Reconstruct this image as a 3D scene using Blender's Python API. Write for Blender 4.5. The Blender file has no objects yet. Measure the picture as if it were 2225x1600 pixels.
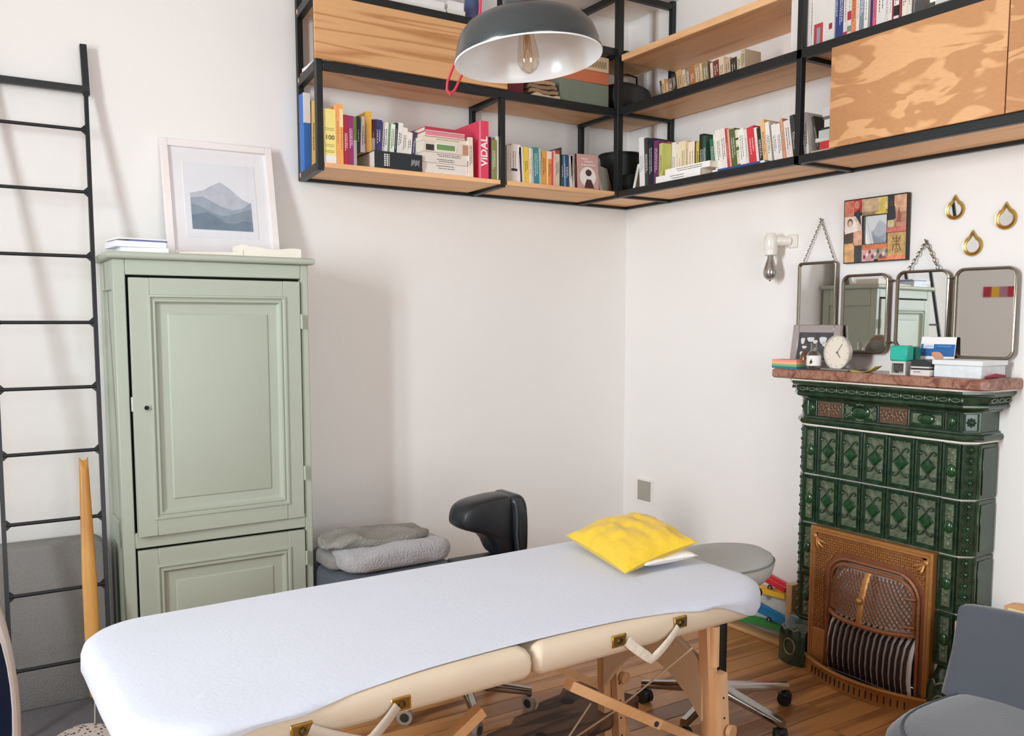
import bpy, bmesh, math, random
from mathutils import Matrix, Vector, noise
random.seed(7)
R = math.radians
scene = bpy.context.scene
COL = scene.collection

# ------------------------------------------------------------------ camera
cam_d = bpy.data.cameras.new('camera')
cam = bpy.data.objects.new('camera', cam_d)
COL.objects.link(cam)
cam.location = (0.0, 0.0, 1.5)
cam.rotation_euler = (R(90 - 5.127), 0.0, R(-32.308))
cam_d.sensor_fit = 'HORIZONTAL'
cam_d.sensor_width = 36.0
cam_d.lens = 1901.5 / 2225 * 36.0
cam_d.shift_y = 69.5 / 2225
cam_d.clip_start = 0.05
scene.camera = cam

# ------------------------------------------------------------------ world, light, exposure
scene.view_settings.view_transform = 'Standard'
scene.view_settings.look = 'None'
scene.view_settings.gamma = 1.0
scene.view_settings.use_curve_mapping = False
scene.view_settings.exposure = 0.33
w = bpy.data.worlds.new('daylight')
scene.world = w
w.use_nodes = True
bg = w.node_tree.nodes['Background']
bg.inputs['Color'].default_value = (0.80, 0.90, 1.0, 1)
bg.inputs['Strength'].default_value = 1.0
scene.cycles.max_bounces = 8
scene.cycles.diffuse_bounces = 6
scene.cycles.glossy_bounces = 5
scene.cycles.transmission_bounces = 8
scene.cycles.transparent_max_bounces = 10
scene.cycles.caustics_reflective = False
scene.cycles.caustics_refractive = False
scene.cycles.sample_clamp_indirect = 6.0
scene.cycles.use_denoising = True

def area_light(name, loc, direction, sx, sy, energy, color, spread=180):
    d = bpy.data.lights.new(name, 'AREA')
    d.shape = 'RECTANGLE'; d.size = sx; d.size_y = sy
    d.energy = energy; d.color = color; d.spread = R(spread)
    o = bpy.data.objects.new(name, d)
    o.location = loc
    o.rotation_euler = Vector(direction).to_track_quat('-Z', 'Y').to_euler()
    COL.objects.link(o)
    return o
# daylight entering by the tall windows of the left wall and of the wall behind the camera
area_light('window_light_left', (-2.16, 1.55, 2.1), (1, 0.34, -0.10), 0.55, 1.65, 106, (0.89, 0.955, 1.0), 122)
area_light('window_light_rear', (0.5, -2.36, 1.75), (0, 1, 0.0), 2.1, 2.3, 86, (0.92, 0.967, 1.0))

# ------------------------------------------------------------------ helpers
def hexc(h, k=1.0):
    h = h.lstrip('#'); out = []
    for i in (0, 2, 4):
        c = int(h[i:i+2], 16) / 255
        c = c / 12.92 if c <= 0.04045 else ((c + 0.055) / 1.055) ** 2.4
        out.append(min(1.0, c * k))
    return (*out, 1.0)

MATS = {}
def N(nt, t, **kw):
    n = nt.nodes.new(t)
    for k, v in kw.items():
        if k in n.inputs: n.inputs[k].default_value = v
        else: setattr(n, k, v)
    return n
def newmat(name):
    m = bpy.data.materials.new(name); m.use_nodes = True
    nt = m.node_tree
    return m, nt, nt.nodes['Principled BSDF']
def M(hex_, rough=0.55, metal=0.0, k=1.0, bump=None, var=None, spec=0.5, sheen=0.0, coat=0.0, name=None):
    """simple procedural material: colour with slight noise variation and optional bump"""
    key = (hex_, rough, metal, k, bump, var, spec, sheen, coat)
    if key in MATS: return MATS[key]
    m, nt, b = newmat(name or 'surface_' + hex_.lstrip('#'))
    c = hexc(hex_, k)
    b.inputs['Roughness'].default_value = rough
    b.inputs['Metallic'].default_value = metal
    b.inputs['Specular IOR Level'].default_value = spec
    b.inputs['Sheen Weight'].default_value = sheen
    b.inputs['Coat Weight'].default_value = coat
    tc = N(nt, 'ShaderNodeTexCoord')
    vs, va = var or (6.0, 0.05)
    nz = N(nt, 'ShaderNodeTexNoise', Scale=vs, Detail=4.0)
    nt.links.new(tc.outputs['Object'], nz.inputs['Vector'])
    mr = N(nt, 'ShaderNodeMapRange')
    mr.inputs['From Min'].default_value = 0.3; mr.inputs['From Max'].default_value = 0.7
    mr.inputs['To Min'].default_value = 1 - va; mr.inputs['To Max'].default_value = 1 + va * 0.6
    nt.links.new(nz.outputs['Fac'], mr.inputs['Value'])
    mx = N(nt, 'ShaderNodeVectorMath', operation='SCALE')
    mx.inputs[0].default_value = c[:3]
    nt.links.new(mr.outputs['Result'], mx.inputs['Scale'])
    nt.links.new(mx.outputs['Vector'], b.inputs['Base Color'])
    if bump:
        nb = N(nt, 'ShaderNodeTexNoise', Scale=bump[0], Detail=5.0)
        nt.links.new(tc.outputs['Object'], nb.inputs['Vector'])
        bp = N(nt, 'ShaderNodeBump', Strength=bump[1], Distance=0.01)
        nt.links.new(nb.outputs['Fac'], bp.inputs['Height'])
        nt.links.new(bp.outputs['Normal'], b.inputs['Normal'])
    MATS[key] = m
    return m

def wood(name, light, dark, scale, bands=9.0, rough=0.5, bumps=0.08, detail=2.0, soft=(0.35, 0.75), dist=0.0):
    """rotary-cut or sawn wood: contour bands of a stretched noise; scale stretches the object axes"""
    m, nt, b = newmat(name)
    tc = N(nt, 'ShaderNodeTexCoord'); mp = N(nt, 'ShaderNodeMapping')
    mp.inputs['Scale'].default_value = scale
    nt.links.new(tc.outputs['Object'], mp.inputs['Vector'])
    inf = N(nt, 'ShaderNodeObjectInfo')
    ad = N(nt, 'ShaderNodeVectorMath', operation='ADD')
    sc_ = N(nt, 'ShaderNodeVectorMath', operation='SCALE'); sc_.inputs[0].default_value = (13.1, 7.7, 5.3)
    nt.links.new(inf.outputs['Random'], sc_.inputs['Scale'])
    nt.links.new(mp.outputs['Vector'], ad.inputs[0]); nt.links.new(sc_.outputs['Vector'], ad.inputs[1])
    nz = N(nt, 'ShaderNodeTexNoise', Scale=1.0, Detail=detail, Roughness=0.55, Distortion=dist)
    nt.links.new(ad.outputs['Vector'], nz.inputs['Vector'])
    mu = N(nt, 'ShaderNodeMath', operation='MULTIPLY'); mu.inputs[1].default_value = bands
    nt.links.new(nz.outputs['Fac'], mu.inputs[0])
    fr = N(nt, 'ShaderNodeMath', operation='PINGPONG'); fr.inputs[1].default_value = 1.0
    nt.links.new(mu.outputs[0], fr.inputs[0])
    rp = N(nt, 'ShaderNodeValToRGB')
    rp.color_ramp.elements[0].position = soft[0]; rp.color_ramp.elements[0].color = hexc(light)
    rp.color_ramp.elements[1].position = soft[1]; rp.color_ramp.elements[1].color = hexc(dark)
    nt.links.new(fr.outputs[0], rp.inputs['Fac'])
    # fine fibre
    mp2 = N(nt, 'ShaderNodeMapping'); mp2.inputs['Scale'].default_value = tuple(s * 14 for s in scale)
    nt.links.new(tc.outputs['Object'], mp2.inputs['Vector'])
    n2 = N(nt, 'ShaderNodeTexNoise', Scale=1.0, Detail=3.0)
    nt.links.new(mp2.outputs['Vector'], n2.inputs['Vector'])
    mr = N(nt, 'ShaderNodeMapRange'); mr.inputs['To Min'].default_value = 0.88; mr.inputs['To Max'].default_value = 1.1
    nt.links.new(n2.outputs['Fac'], mr.inputs['Value'])
    mr2 = N(nt, 'ShaderNodeMapRange'); mr2.inputs['To Min'].default_value = 0.86; mr2.inputs['To Max'].default_value = 1.1
    nt.links.new(inf.outputs['Random'], mr2.inputs['Value'])
    m2 = N(nt, 'ShaderNodeMath', operation='MULTIPLY')
    nt.links.new(mr.outputs[0], m2.inputs[0]); nt.links.new(mr2.outputs[0], m2.inputs[1])
    vm = N(nt, 'ShaderNodeVectorMath', operation='SCALE')
    nt.links.new(rp.outputs['Color'], vm.inputs[0]); nt.links.new(m2.outputs[0], vm.inputs['Scale'])
    nt.links.new(vm.outputs['Vector'], b.inputs['Base Color'])
    b.inputs['Roughness'].default_value = rough
    bp = N(nt, 'ShaderNodeBump', Strength=bumps, Distance=0.005)
    nt.links.new(n2.outputs['Fac'], bp.inputs['Height'])
    nt.links.new(bp.outputs['Normal'], b.inputs['Normal'])
    return m

def glass(name, tint=(1, 1, 1, 1), gloss=0.12, edge=0.75):
    m = bpy.data.materials.new(name); m.use_nodes = True
    nt = m.node_tree; nt.nodes.remove(nt.nodes['Principled BSDF'])
    out = nt.nodes['Material Output']
    tr = N(nt, 'ShaderNodeBsdfTransparent', Color=tint)
    gl = N(nt, 'ShaderNodeBsdfGlossy', Roughness=0.03)
    lw = N(nt, 'ShaderNodeLayerWeight', Blend=0.35)
    mr = N(nt, 'ShaderNodeMapRange'); mr.inputs['To Min'].default_value = gloss; mr.inputs['To Max'].default_value = edge
    nt.links.new(lw.outputs['Facing'], mr.inputs['Value'])
    mx = N(nt, 'ShaderNodeMixShader')
    nt.links.new(mr.outputs[0], mx.inputs['Fac'])
    nt.links.new(tr.outputs[0], mx.inputs[1]); nt.links.new(gl.outputs[0], mx.inputs[2])
    nt.links.new(mx.outputs[0], out.inputs['Surface'])
    return m

class MB:
    """collects faces of several primitives, then links them as ONE mesh object"""
    def __init__(self, m=None):
        self.v = []; self.f = []; self.mi = []; self.M = m or Matrix.Identity(4); self.cur = 0
    def add(self, vs, fs, flip=False):
        o = len(self.v)
        self.v += [self.M @ Vector(p) for p in vs]
        for f in fs:
            self.f.append([o + i for i in (reversed(f) if flip else f)]); self.mi.append(self.cur)
        return self
    def box(self, a, b, ch=0.0):
        x0, x1 = sorted((a[0], b[0])); y0, y1 = sorted((a[1], b[1])); z0, z1 = sorted((a[2], b[2]))
        if ch <= 0:
            vs = [(x, y, z) for z in (z0, z1) for y in (y0, y1) for x in (x0, x1)]
            return self.add(vs, [(0, 2, 3, 1), (4, 5, 7, 6), (0, 1, 5, 4), (2, 6, 7, 3), (0, 4, 6, 2), (1, 3, 7, 5)])
        c = min(ch, (x1-x0)*.49, (y1-y0)*.49, (z1-z0)*.49)
        bm = bmesh.new()
        bmesh.ops.create_cube(bm, size=1.0)
        for v in bm.verts:
            v.co = Vector(((x0+x1)/2 + v.co.x*(x1-x0), (y0+y1)/2 + v.co.y*(y1-y0), (z0+z1)/2 + v.co.z*(z1-z0)))
        bmesh.ops.bevel(bm, geom=bm.edges[:], offset=c, segments=2 if c > 0.006 else 1, profile=0.5, affect='EDGES')
        return self.bm(bm)
    def bm(self, bm):
        bm.verts.index_update()
        self.add([v.co.copy() for v in bm.verts], [[v.index for v in f.verts] for f in bm.faces])
        bm.free(); return self
    def cyl(self, p, q, r0, r1=None, n=16, cap=True):
        p, q = Vector(p), Vector(q); r1 = r0 if r1 is None else r1
        d = (q - p).normalized(); a = d.orthogonal().normalized(); b = d.cross(a)
        vs = []
        for c, r in ((p, r0), (q, r1)):
            for i in range(n):
                t = 2*math.pi*i/n; vs.append(c + a*(r*math.cos(t)) + b*(r*math.sin(t)))
        fs = [(i, (i+1) % n, n+(i+1) % n, n+i) for i in range(n)]
        if cap: fs += [tuple(reversed(range(n))), tuple(range(n, 2*n))]
        return self.add(vs, fs)
    def bar(self, p, q, w, h, up=(0, 0, 1)):
        p, q = Vector(p), Vector(q); d = (q-p).normalized()
        s = d.cross(Vector(up))
        if s.length < 1e-4: s = d.orthogonal()
        s.normalize(); u = s.cross(d)
        vs = [c + s*(i*w/2) + u*(j*h/2) for c in (p, q) for i, j in ((-1, -1), (1, -1), (1, 1), (-1, 1))]
        return self.add(vs, [(0, 1, 2, 3), (7, 6, 5, 4), (0, 4, 5, 1), (1, 5, 6, 2), (2, 6, 7, 3), (3, 7, 4, 0)])
    def tube(self, pts, r, n=8, closed=False, ry=None, up=None):
        pts = [Vector(p) for p in pts]; m = len(pts); vs = []; ref = Vector(up) if up else None
        prev = None
        for i, p in enumerate(pts):
            if closed: d = pts[(i+1) % m] - pts[i-1]
            else: d = pts[min(i+1, m-1)] - pts[max(i-1, 0)]
            d.normalize()
            if ref is not None: a = ref - d*ref.dot(d)
            elif prev is None: a = d.orthogonal()
            else: a = prev - d*prev.dot(d)
            a.normalize(); prev = a; b = d.cross(a)
            rr = r[i] if isinstance(r, (list, tuple)) else r
            r2 = rr if ry is None else ry
            for k in range(n):
                t = 2*math.pi*k/n; vs.append(p + a*(rr*math.cos(t)) + b*(r2*math.sin(t)))
        fs = []
        for i in range(m if closed else m-1):
            j = (i+1) % m
            for k in range(n):
                fs.append((i*n+k, i*n+(k+1) % n, j*n+(k+1) % n, j*n+k))
        if not closed: fs += [tuple(reversed(range(n))), tuple(range((m-1)*n, m*n))]
        return self.add(vs, fs)
    def lathe(self, prof, n=32, c=(0, 0, 0), cap0=False, cap1=False):
        vs = []
        for r, z in prof:
            for k in range(n):
                t = 2*math.pi*k/n; vs.append((c[0]+r*math.cos(t), c[1]+r*math.sin(t), c[2]+z))
        fs = []
        for i in range(len(prof)-1):
            for k in range(n):
                fs.append((i*n+k, i*n+(k+1) % n, (i+1)*n+(k+1) % n, (i+1)*n+k))
        if cap0: fs.append(tuple(reversed(range(n))))
        if cap1: fs.append(tuple(range((len(prof)-1)*n, len(prof)*n)))
        return self.add(vs, fs)
    def prism(self, poly, axis, a, b):
        """poly: 2-D points in the plane across `axis` ('x': (y,z); 'y': (x,z); 'z': (x,y)), extruded from a to b"""
        def P(p, t):
            return {'x': (t, p[0], p[1]), 'y': (p[0], t, p[1]), 'z': (p[0], p[1], t)}[axis]
        n = len(poly)
        vs = [P(p, a) for p in poly] + [P(p, b) for p in poly]
        return self.add(vs, [tuple(reversed(range(n))), tuple(range(n, 2*n))] + [(i, (i+1) % n, n+(i+1) % n, n+i) for i in range(n)])
    def rings(self, rings, closed=True, cap0=True, cap1=True):
        n = len(rings[0]); vs = [p for r in rings for p in r]; fs = []
        for i in range(len(rings)-1):
            for k in range(n if closed else n-1):
                fs.append((i*n+k, i*n+(k+1) % n, (i+1)*n+(k+1) % n, (i+1)*n+k))
        if cap0: fs.append(tuple(reversed(range(n))))
        if cap1: fs.append(tuple(range((len(rings)-1)*n, len(rings)*n)))
        return self.add(vs, fs)
    def grid(self, fn, nu, nv, closed_u=False):
        vs = [fn(i/(nu if closed_u else nu), j/nv) for j in range(nv+1) for i in range(nu + (0 if closed_u else 1))]
        m = nu if closed_u else nu+1
        fs = []
        for j in range(nv):
            for i in range(nu):
                fs.append((j*m+i, j*m+(i+1) % m, (j+1)*m+(i+1) % m, (j+1)*m+i))
        return self.add(vs, fs)
    def ball(self, c, r, n=16, m=10):
        rx, ry, rz = r if isinstance(r, (tuple, list)) else (r, r, r)
        prof = [(math.sin(math.pi*i/m), -math.cos(math.pi*i/m)) for i in range(m+1)]
        vs = [(c[0]+rx*max(p[0], 1e-4)*math.cos(2*math.pi*k/n), c[1]+ry*max(p[0], 1e-4)*math.sin(2*math.pi*k/n), c[2]+rz*p[1]) for p in prof for k in range(n)]
        fs = [(i*n+k, i*n+(k+1) % n, (i+1)*n+(k+1) % n, (i+1)*n+k) for i in range(m) for k in range(n)]
        return self.add(vs, fs)
    def mat(self, i): self.cur = i; return self
    def mesh(self, name, mats, angle=38):
        me = bpy.data.meshes.new(name)
        me.from_pydata([tuple(v) for v in self.v], [], self.f)
        for m in (mats if isinstance(mats, (list, tuple)) else [mats]): me.materials.append(m)
        me.polygons.foreach_set('material_index', self.mi)
        bm = bmesh.new(); bm.from_mesh(me); bmesh.ops.recalc_face_normals(bm, faces=bm.faces); bm.to_mesh(me); bm.free()
        me.shade_smooth()
        if angle < 180: me.set_sharp_from_angle(angle=R(angle))
        me.update()
        return me
    def build(self, name, mats, parent=None, world=True, angle=38):
        """vertices are in world space (world=True) or already in the parent's local space"""
        if parent is not None and world:
            inv = wm(parent).inverted(); self.v = [inv @ v for v in self.v]
        o = bpy.data.objects.new(name, self.mesh(name, mats, angle))
        COL.objects.link(o)
        if parent is not None: o.parent = parent
        return o
    def top(self, name, mats, label, cat, group=None, angle=38, origin=None):
        """a thing that is one mesh; origin at its base"""
        if origin is None:
            xs = [v.x for v in self.v]; ys = [v.y for v in self.v]; zs = [v.z for v in self.v]
            origin = Vector(((min(xs)+max(xs))/2, (min(ys)+max(ys))/2, min(zs)))
        origin = Vector(origin)
        self.v = [v - origin for v in self.v]
        o = bpy.data.objects.new(name, self.mesh(name, mats, angle))
        o.location = origin
        COL.objects.link(o)
        return tag(o, label, cat, group)

def wm(o):
    m = Matrix.LocRotScale(o.location, o.rotation_euler, o.scale)
    return m if o.parent is None else wm(o.parent) @ m
def tag(o, label, cat, group=None):
    o['label'] = label; o['category'] = cat
    if group: o['group'] = group
    return o
def thing(name, label, cat, loc=(0, 0, 0), rotz=0.0, group=None, rot=None):
    o = bpy.data.objects.new(name, None)
    o.empty_display_size = 0.05
    COL.objects.link(o)
    o.location = loc; o.rotation_euler = rot or (0, 0, rotz)
    return tag(o, label, cat, group)
def structure(mb, name, mats, angle=38):
    o = mb.build(name, mats, angle=angle); o['kind'] = 'structure'; return o
def share(src, name, loc=None, rot=None, parent=None):
    """copy of one mesh object sharing its mesh data"""
    o = src.copy(); COL.objects.link(o)
    if parent is not None: o.parent = parent
    if loc is not None: o.location = loc
    if rot is not None: o.rotation_euler = rot
    return o
def text(name, body, size, mat4, mat, parent, depth=0.0004, align='CENTER', space=1.0, bold=0.0):
    cu = bpy.data.curves.new(name, 'FONT'); cu.body = body; cu.size = size
    cu.align_x = align; cu.align_y = 'CENTER'; cu.extrude = depth; cu.resolution_u = 3; cu.space_character = space; cu.offset = bold
    t = bpy.data.objects.new(name, cu); COL.objects.link(t)
    me = bpy.data.meshes.new_from_object(t.evaluated_get(bpy.context.evaluated_depsgraph_get()) if False else t)
    bpy.data.objects.remove(t); bpy.data.curves.remove(cu)
    me.transform((wm(parent).inverted() if parent else Matrix.Identity(4)) @ mat4)
    me.materials.clear(); me.materials.append(mat)
    o = bpy.data.objects.new(name, me); COL.objects.link(o)
    if parent: o.parent = parent
    return o
def frame_m(origin, u, v):
    """matrix whose x axis is u, y axis is v (text lies in the u-v plane, facing u x v)"""
    u = Vector(u).normalized(); v = Vector(v).normalized(); n = u.cross(v)
    return Matrix(((u.x, v.x, n.x, origin[0]), (u.y, v.y, n.y, origin[1]), (u.z, v.z, n.z, origin[2]), (0, 0, 0, 1)))
def rrect(w, h, r, n=6, cx=0.0, cy=0.0):
    pts = []
    for sx, sy, a0 in ((1, 1, 0), (-1, 1, 90), (-1, -1, 180), (1, -1, 270)):
        for i in range(n+1):
            a = R(a0 + 90*i/n)
            pts.append((cx + sx*(w/2-r) + r*math.cos(a), cy + sy*(h/2-r) + r*math.sin(a)))
    return pts
def nz(x, y, z=0.0): return noise.noise(Vector((x, y, z)))

# ------------------------------------------------------------------ materials used in many places
WALL = M('#efedea', 0.85, bump=(60, 0.06), var=(0.8, 0.02), name='wall_paint')
CEIL = M('#efe9e4', 0.9, name='ceiling_paint')
STEEL = M('#171b1c', 0.45, bump=(80, 0.04), spec=0.5, name='black_steel')
PLY_X = wood('plywood_along_x', '#dca877', '#b98053', (0.9, 0.9, 9.0), 7, 0.5)
PLY_XY = wood('plywood_board_x', '#f2c08c', '#dba270', (0.8, 9.0, 9.0), 4, 0.5)
PLY_YX = wood('plywood_board_y', '#f2c08c', '#dba270', (9.0, 0.8, 9.0), 4, 0.5)
PANEL_L = wood('plywood_panel_wavy', '#e0ad78', '#bd8450', (0.55, 1.0, 15.0), 11, 0.48, detail=1.2, soft=(0.5, 1.0), dist=0.15)
PANEL_R = wood('plywood_panel_flamed', '#dba877', '#bf8a5b', (1.0, 3.4, 11.0), 5.5, 0.48, detail=2.2, soft=(0.42, 0.62), dist=0.8)
BEECH = wood('beech', '#dcb287', '#cfa074', (5, 5, 1.0), 3, 0.45, bumps=0.03)
BEECH_X = wood('beech_x', '#d8ab7e', '#c99768', (1.0, 6, 6), 3, 0.45, bumps=0.03)
WHITE = M('#f2f0ee', 0.6, name='white_paper')
PAGES = M('#efe6d6', 0.8, bump=(200, 0.2), name='page_edges')
BLACK = M('#17191b', 0.5, name='black_plastic')
CHROME = M('#a19d98', 0.10, 1.0, name='chrome')
BRASS = M('#c9a860', 0.28, 1.0, bump=(40, 0.15), name='hammered_brass')
MIRROR = M('#e9ecec', 0.015, 1.0, var=(1, 0.0), name='mirror_glass')
DARKINK = M('#2b2b2e', 0.7, name='dark_ink')
WHITEINK = M('#f4f2ee', 0.7, name='white_ink')

# ------------------------------------------------------------------ room shell
XW, YW, ZC = 3.25, 3.92, 3.16
XL, YF = -2.0, -2.2
mb = MB().box((XL-.12, YW, 0), (XW+.12, YW+.12, ZC)); structure(mb, 'wall_back', WALL)
mb = MB().box((XW, YF-.12, 0), (XW+.12, YW, ZC)); structure(mb, 'wall_right', WALL)
mb = MB().box((XL-.12, YF-.12, ZC), (XW+.12, YW+.12, ZC+.1)); structure(mb, 'ceiling', CEIL)
WIN = [(1.25, 1.85)]            # tall window in the left wall
WZ0, WZ1 = 0.55, 2.95
mb = MB()
ys = [YF-.12] + [y for p in WIN for y in p] + [YW]
for i in range(0, len(ys), 2): mb.box((XL-.12, ys[i], 0), (XL, ys[i+1], ZC))
for a, b in WIN:
    mb.box((XL-.12, a, 0), (XL, b, WZ0)); mb.box((XL-.12, a, WZ1), (XL, b, ZC))
structure(mb, 'wall_left', WALL)
BWIN = (-0.6, 1.6)                              # wide window behind the camera
mb = MB().box((XL, YF-.12, 0), (BWIN[0], YF, ZC)).box((BWIN[1], YF-.12, 0), (XW, YF, ZC))
mb.box((BWIN[0], YF-.12, 0), (BWIN[1], YF, WZ0)).box((BWIN[0], YF-.12, WZ1), (BWIN[1], YF, ZC))
structure(mb, 'wall_front', WALL)
PANE = glass('window_glass', gloss=0.05)
WPAINT = M('#f4f2ee', 0.5, name='white_gloss_paint')
def window(name, a, b, side):
    P = (lambda t, d, z: (XL-.12+d, t, z)) if side == 'l' else (lambda t, d, z: (t, YF-.12+d, z))
    f = MB()
    for t in (a+.0, b-.06): f.box(P(t, .03, WZ0), P(t+.06, .09, WZ1))
    for z in (WZ0, WZ1-.06): f.box(P(a+.06, .03, z), P(b-.06, .09, z+.06))
    f.box(P((a+b)/2-.035, .03, WZ0+.06), P((a+b)/2+.035, .09, WZ1-.06))
    for z in (1.3, 2.1):
        f.box(P(a+.06, .045, z-.012), P((a+b)/2-.035, .075, z+.012)); f.box(P((a+b)/2+.035, .045, z-.012), P(b-.06, .075, z+.012))
    o = structure(f, name, WPAINT)
    for k, (p, q) in enumerate(((a+.06, (a+b)/2-.035), ((a+b)/2+.035, b-.06))):
        MB().box(P(p, .058, WZ0+.06), P(q, .062, WZ1-.06)).build('pane', PANE, o)
for i, (a, b) in enumerate(WIN): window('window_%d' % (i+1), a, b, 'l')
window('window_2', *BWIN, 'f')

# floor: a bed and individual planks running along x
FLOORW = wood('oak_floor', '#c58d57', '#96643a', (1.1, 11, 11), 3.0, 0.32, bumps=0.06)
bed = structure(MB().box((XL, YF, -.06), (XW, YW, -.0225)), 'floor', M('#2a1a10', 0.9, name='floor_gap'))
pw = 0.0935; y = YF; rows = []
while y < YW - 0.01:
    rows.append((y, min(y+pw, YW))); y += pw
nplank = 0
for (ya, yb) in rows:
    near = yb > 1.0
    x = XL - random.uniform(0, 1.4)
    while x < XW:
        L = random.uniform(1.5, 2.1) if near else random.uniform(2.6, 3.6)
        xa, xb = max(x, XL), min(x+L, XW)
        if xb - xa > 0.05:
            p = MB().box((xa+.0012, ya+.0018, -.022), (xb-.0012, yb-.0018, random.uniform(-.0012, 0)))
            # each plank in its own space so that the grain differs
            p.build('plank', FLOORW, bed); nplank += 1
        x += L

# ------------------------------------------------------------------ wall-hung corner shelving (one welded frame)
shelf = thing('corner_shelving', 'black steel corner shelving with plywood boards and panels hung high on both walls', 'shelving', (2.895, 3.565, 2.13))
s = 0.028
def part(name, a, b, m=STEEL, ch=0.0015, par=None):
    return MB().box(a, b, ch).build(name, m, par or shelf)
Z0, Z1, Z2, Z3 = 2.13, 2.54, 2.835, 3.115
TOPZ = ZC
part('post', (1.303, 3.572, Z0), (1.331, 3.600, TOPZ))
part('post', (1.336, 3.892, Z0), (1.362, 3.918, TOPZ))
part('post', (2.192, 3.565, Z0), (2.218, 3.591, Z1)); part('post', (2.192, 3.572, Z1+.037), (2.218, 3.598, TOPZ))
part('post', (2.221, 3.892, Z0), (2.247, 3.918, TOPZ))
part('post', (2.900, 3.892, Z0), (2.926, 3.918, TOPZ))
part('post', (2.877, 3.547, Z0), (2.911, 3.581, TOPZ))
part('post', (3.222, 3.535, Z0), (3.248, 3.562, TOPZ))
part('post', (2.881, 2.408, Z0), (2.908, 2.434, TOPZ)); part('post', (3.222, 2.408, Z0), (3.248, 2.434, TOPZ))
part('post', (2.881, 0.86, Z0), (2.908, 0.886, TOPZ)); part('post', (3.222, 0.86, Z0), (3.248, 0.886, TOPZ))
# rails along x (left wing) and along y (right wing)
part('rail', (1.362, 3.892, Z0), (3.248, 3.918, Z0+.03))
part('rail', (1.331, 3.566, Z1), (2.877, 3.594, Z1+.037))
part('rail', (1.331, 3.566, Z2), (2.877, 3.594, Z2+.037))
part('rail', (1.331, 3.566, Z3), (2.877, 3.594, Z3+.03))
part('rail', (2.881, 0.886, Z0), (2.909, 3.547, Z0+.033))
part('rail', (3.222, 0.886, Z0), (3.248, 3.892, Z0+.03))
part('rail', (2.881, 0.886, Z1), (2.909, 3.547, Z1+.037))
# braces from front to wall
for z, h in ((Z0, .033), (Z1, .037), (Z2, .037), (Z3, .03)):
    MB().bar((1.317, 3.600, z+h/2), (1.349, 3.892, z+h/2), s, h).build('brace', STEEL, shelf)
for z, h in ((Z0, .033), (Z1, .037), (Z3, .03)):
    MB().bar((2.205, 3.594, z+h/2), (2.232, 3.892, z+h/2), s, h).build('brace', STEEL, shelf)
    part('brace', (2.881, 3.581, z), (2.909, 3.892, z+h))
    part('brace', (2.911, 3.535, z), (3.222, 3.562, z+h))
part('brace', (2.911, 3.535, Z2-.01), (3.222, 3.562, Z2+.025))
part('brace', (2.881, 3.581, Z2), (2.909, 3.892, Z2+.037))
for z, h in ((Z0, .033), (Z1, .037)):
    part('brace', (2.908, 2.408, z), (3.222, 2.434, z+h))
# plywood boards, each bay its own
def bx(x0, x1, z0=None): pass
for z in (2.143, 2.556, 2.85):
    part('board', (1.333, 3.568 if z < 2.2 else 3.596, z), (2.195, 3.890, z+.02), PLY_XY)
    part('board', (2.232, 3.568 if z < 2.2 else 3.596, z), (2.879, 3.890, z+.02), PLY_XY)
    part('board', (2.911, 3.564, z), (3.220, 3.890, z+.02), PLY_XY)
for z in (2.143, 2.556):
    part('board', (2.911, 2.436, z), (3.220, 3.533, z+.02), PLY_YX)
    part('board', (2.911, 0.888, z), (3.220, 2.406, z+.02), PLY_YX)
part('board', (2.884, 2.395, 2.802), (3.248, 3.533, 2.834), PLY_YX)
# plywood doors hung on the front
MB().box((1.293, 3.552, Z1+.038), (2.222, 3.5655, Z2-.001), .001).build('door_panel', PANEL_L, shelf)
p = MB(); p.box((2.870, 1.588, Z0+.034), (2.8805, 2.258, Z1-.001), .001); p.build('door_panel', PANEL_R, shelf)['label'] = 'flame-grained plywood door nearest the corner'
p = MB(); p.box((2.870, 0.90, Z0+.034), (2.8805, 1.584, Z1-.001), .001); p.build('door_panel', PANEL_R, shelf)

# ------------------------------------------------------------------ books
LABELS = {}
ORD = ['', 'second', 'third', 'fourth', 'fifth', 'sixth', 'seventh', 'eighth', 'ninth', 'tenth', 'eleventh', 'twelfth']
def book_mesh(T, Hh, D, col, lean=0.0, soft=True):
    """book in local space: x across the spine, y into the shelf, z up; base at origin"""
    t = min(0.0025, T*0.2)
    c = MB()
    c.box((-T/2, 0.0, 0), (-T/2+t, D, Hh)); c.box((T/2-t, 0.0, 0), (T/2, D, Hh)); c.box((-T/2+t, 0, 0), (T/2-t, t, Hh))
    pg = MB().box((-T/2+t, t, .002), (T/2-t, D-.003, Hh-.004))
    return c, pg
def spine_marks(T, Hh, ink, seed, name=None):
    """rows of small flat print marks running up the spine"""
    r = random.Random(seed); mk = MB()
    lines = 1 if T < .018 else 2
    z0, z1 = Hh*r.uniform(.2, .35), Hh*r.uniform(.62, .85)
    for l in range(lines):
        u = (l-(lines-1)/2)*T*.34; z = z0 + l*.01; wd = min(T*.13, .0032)
        while z < z1:
            L = r.uniform(.003, .009)
            mk.box((u-wd/2, -.0004, z), (u+wd/2, .0002, min(z+L, z1))); z += L + r.uniform(.0015, .004)
    return mk
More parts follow.
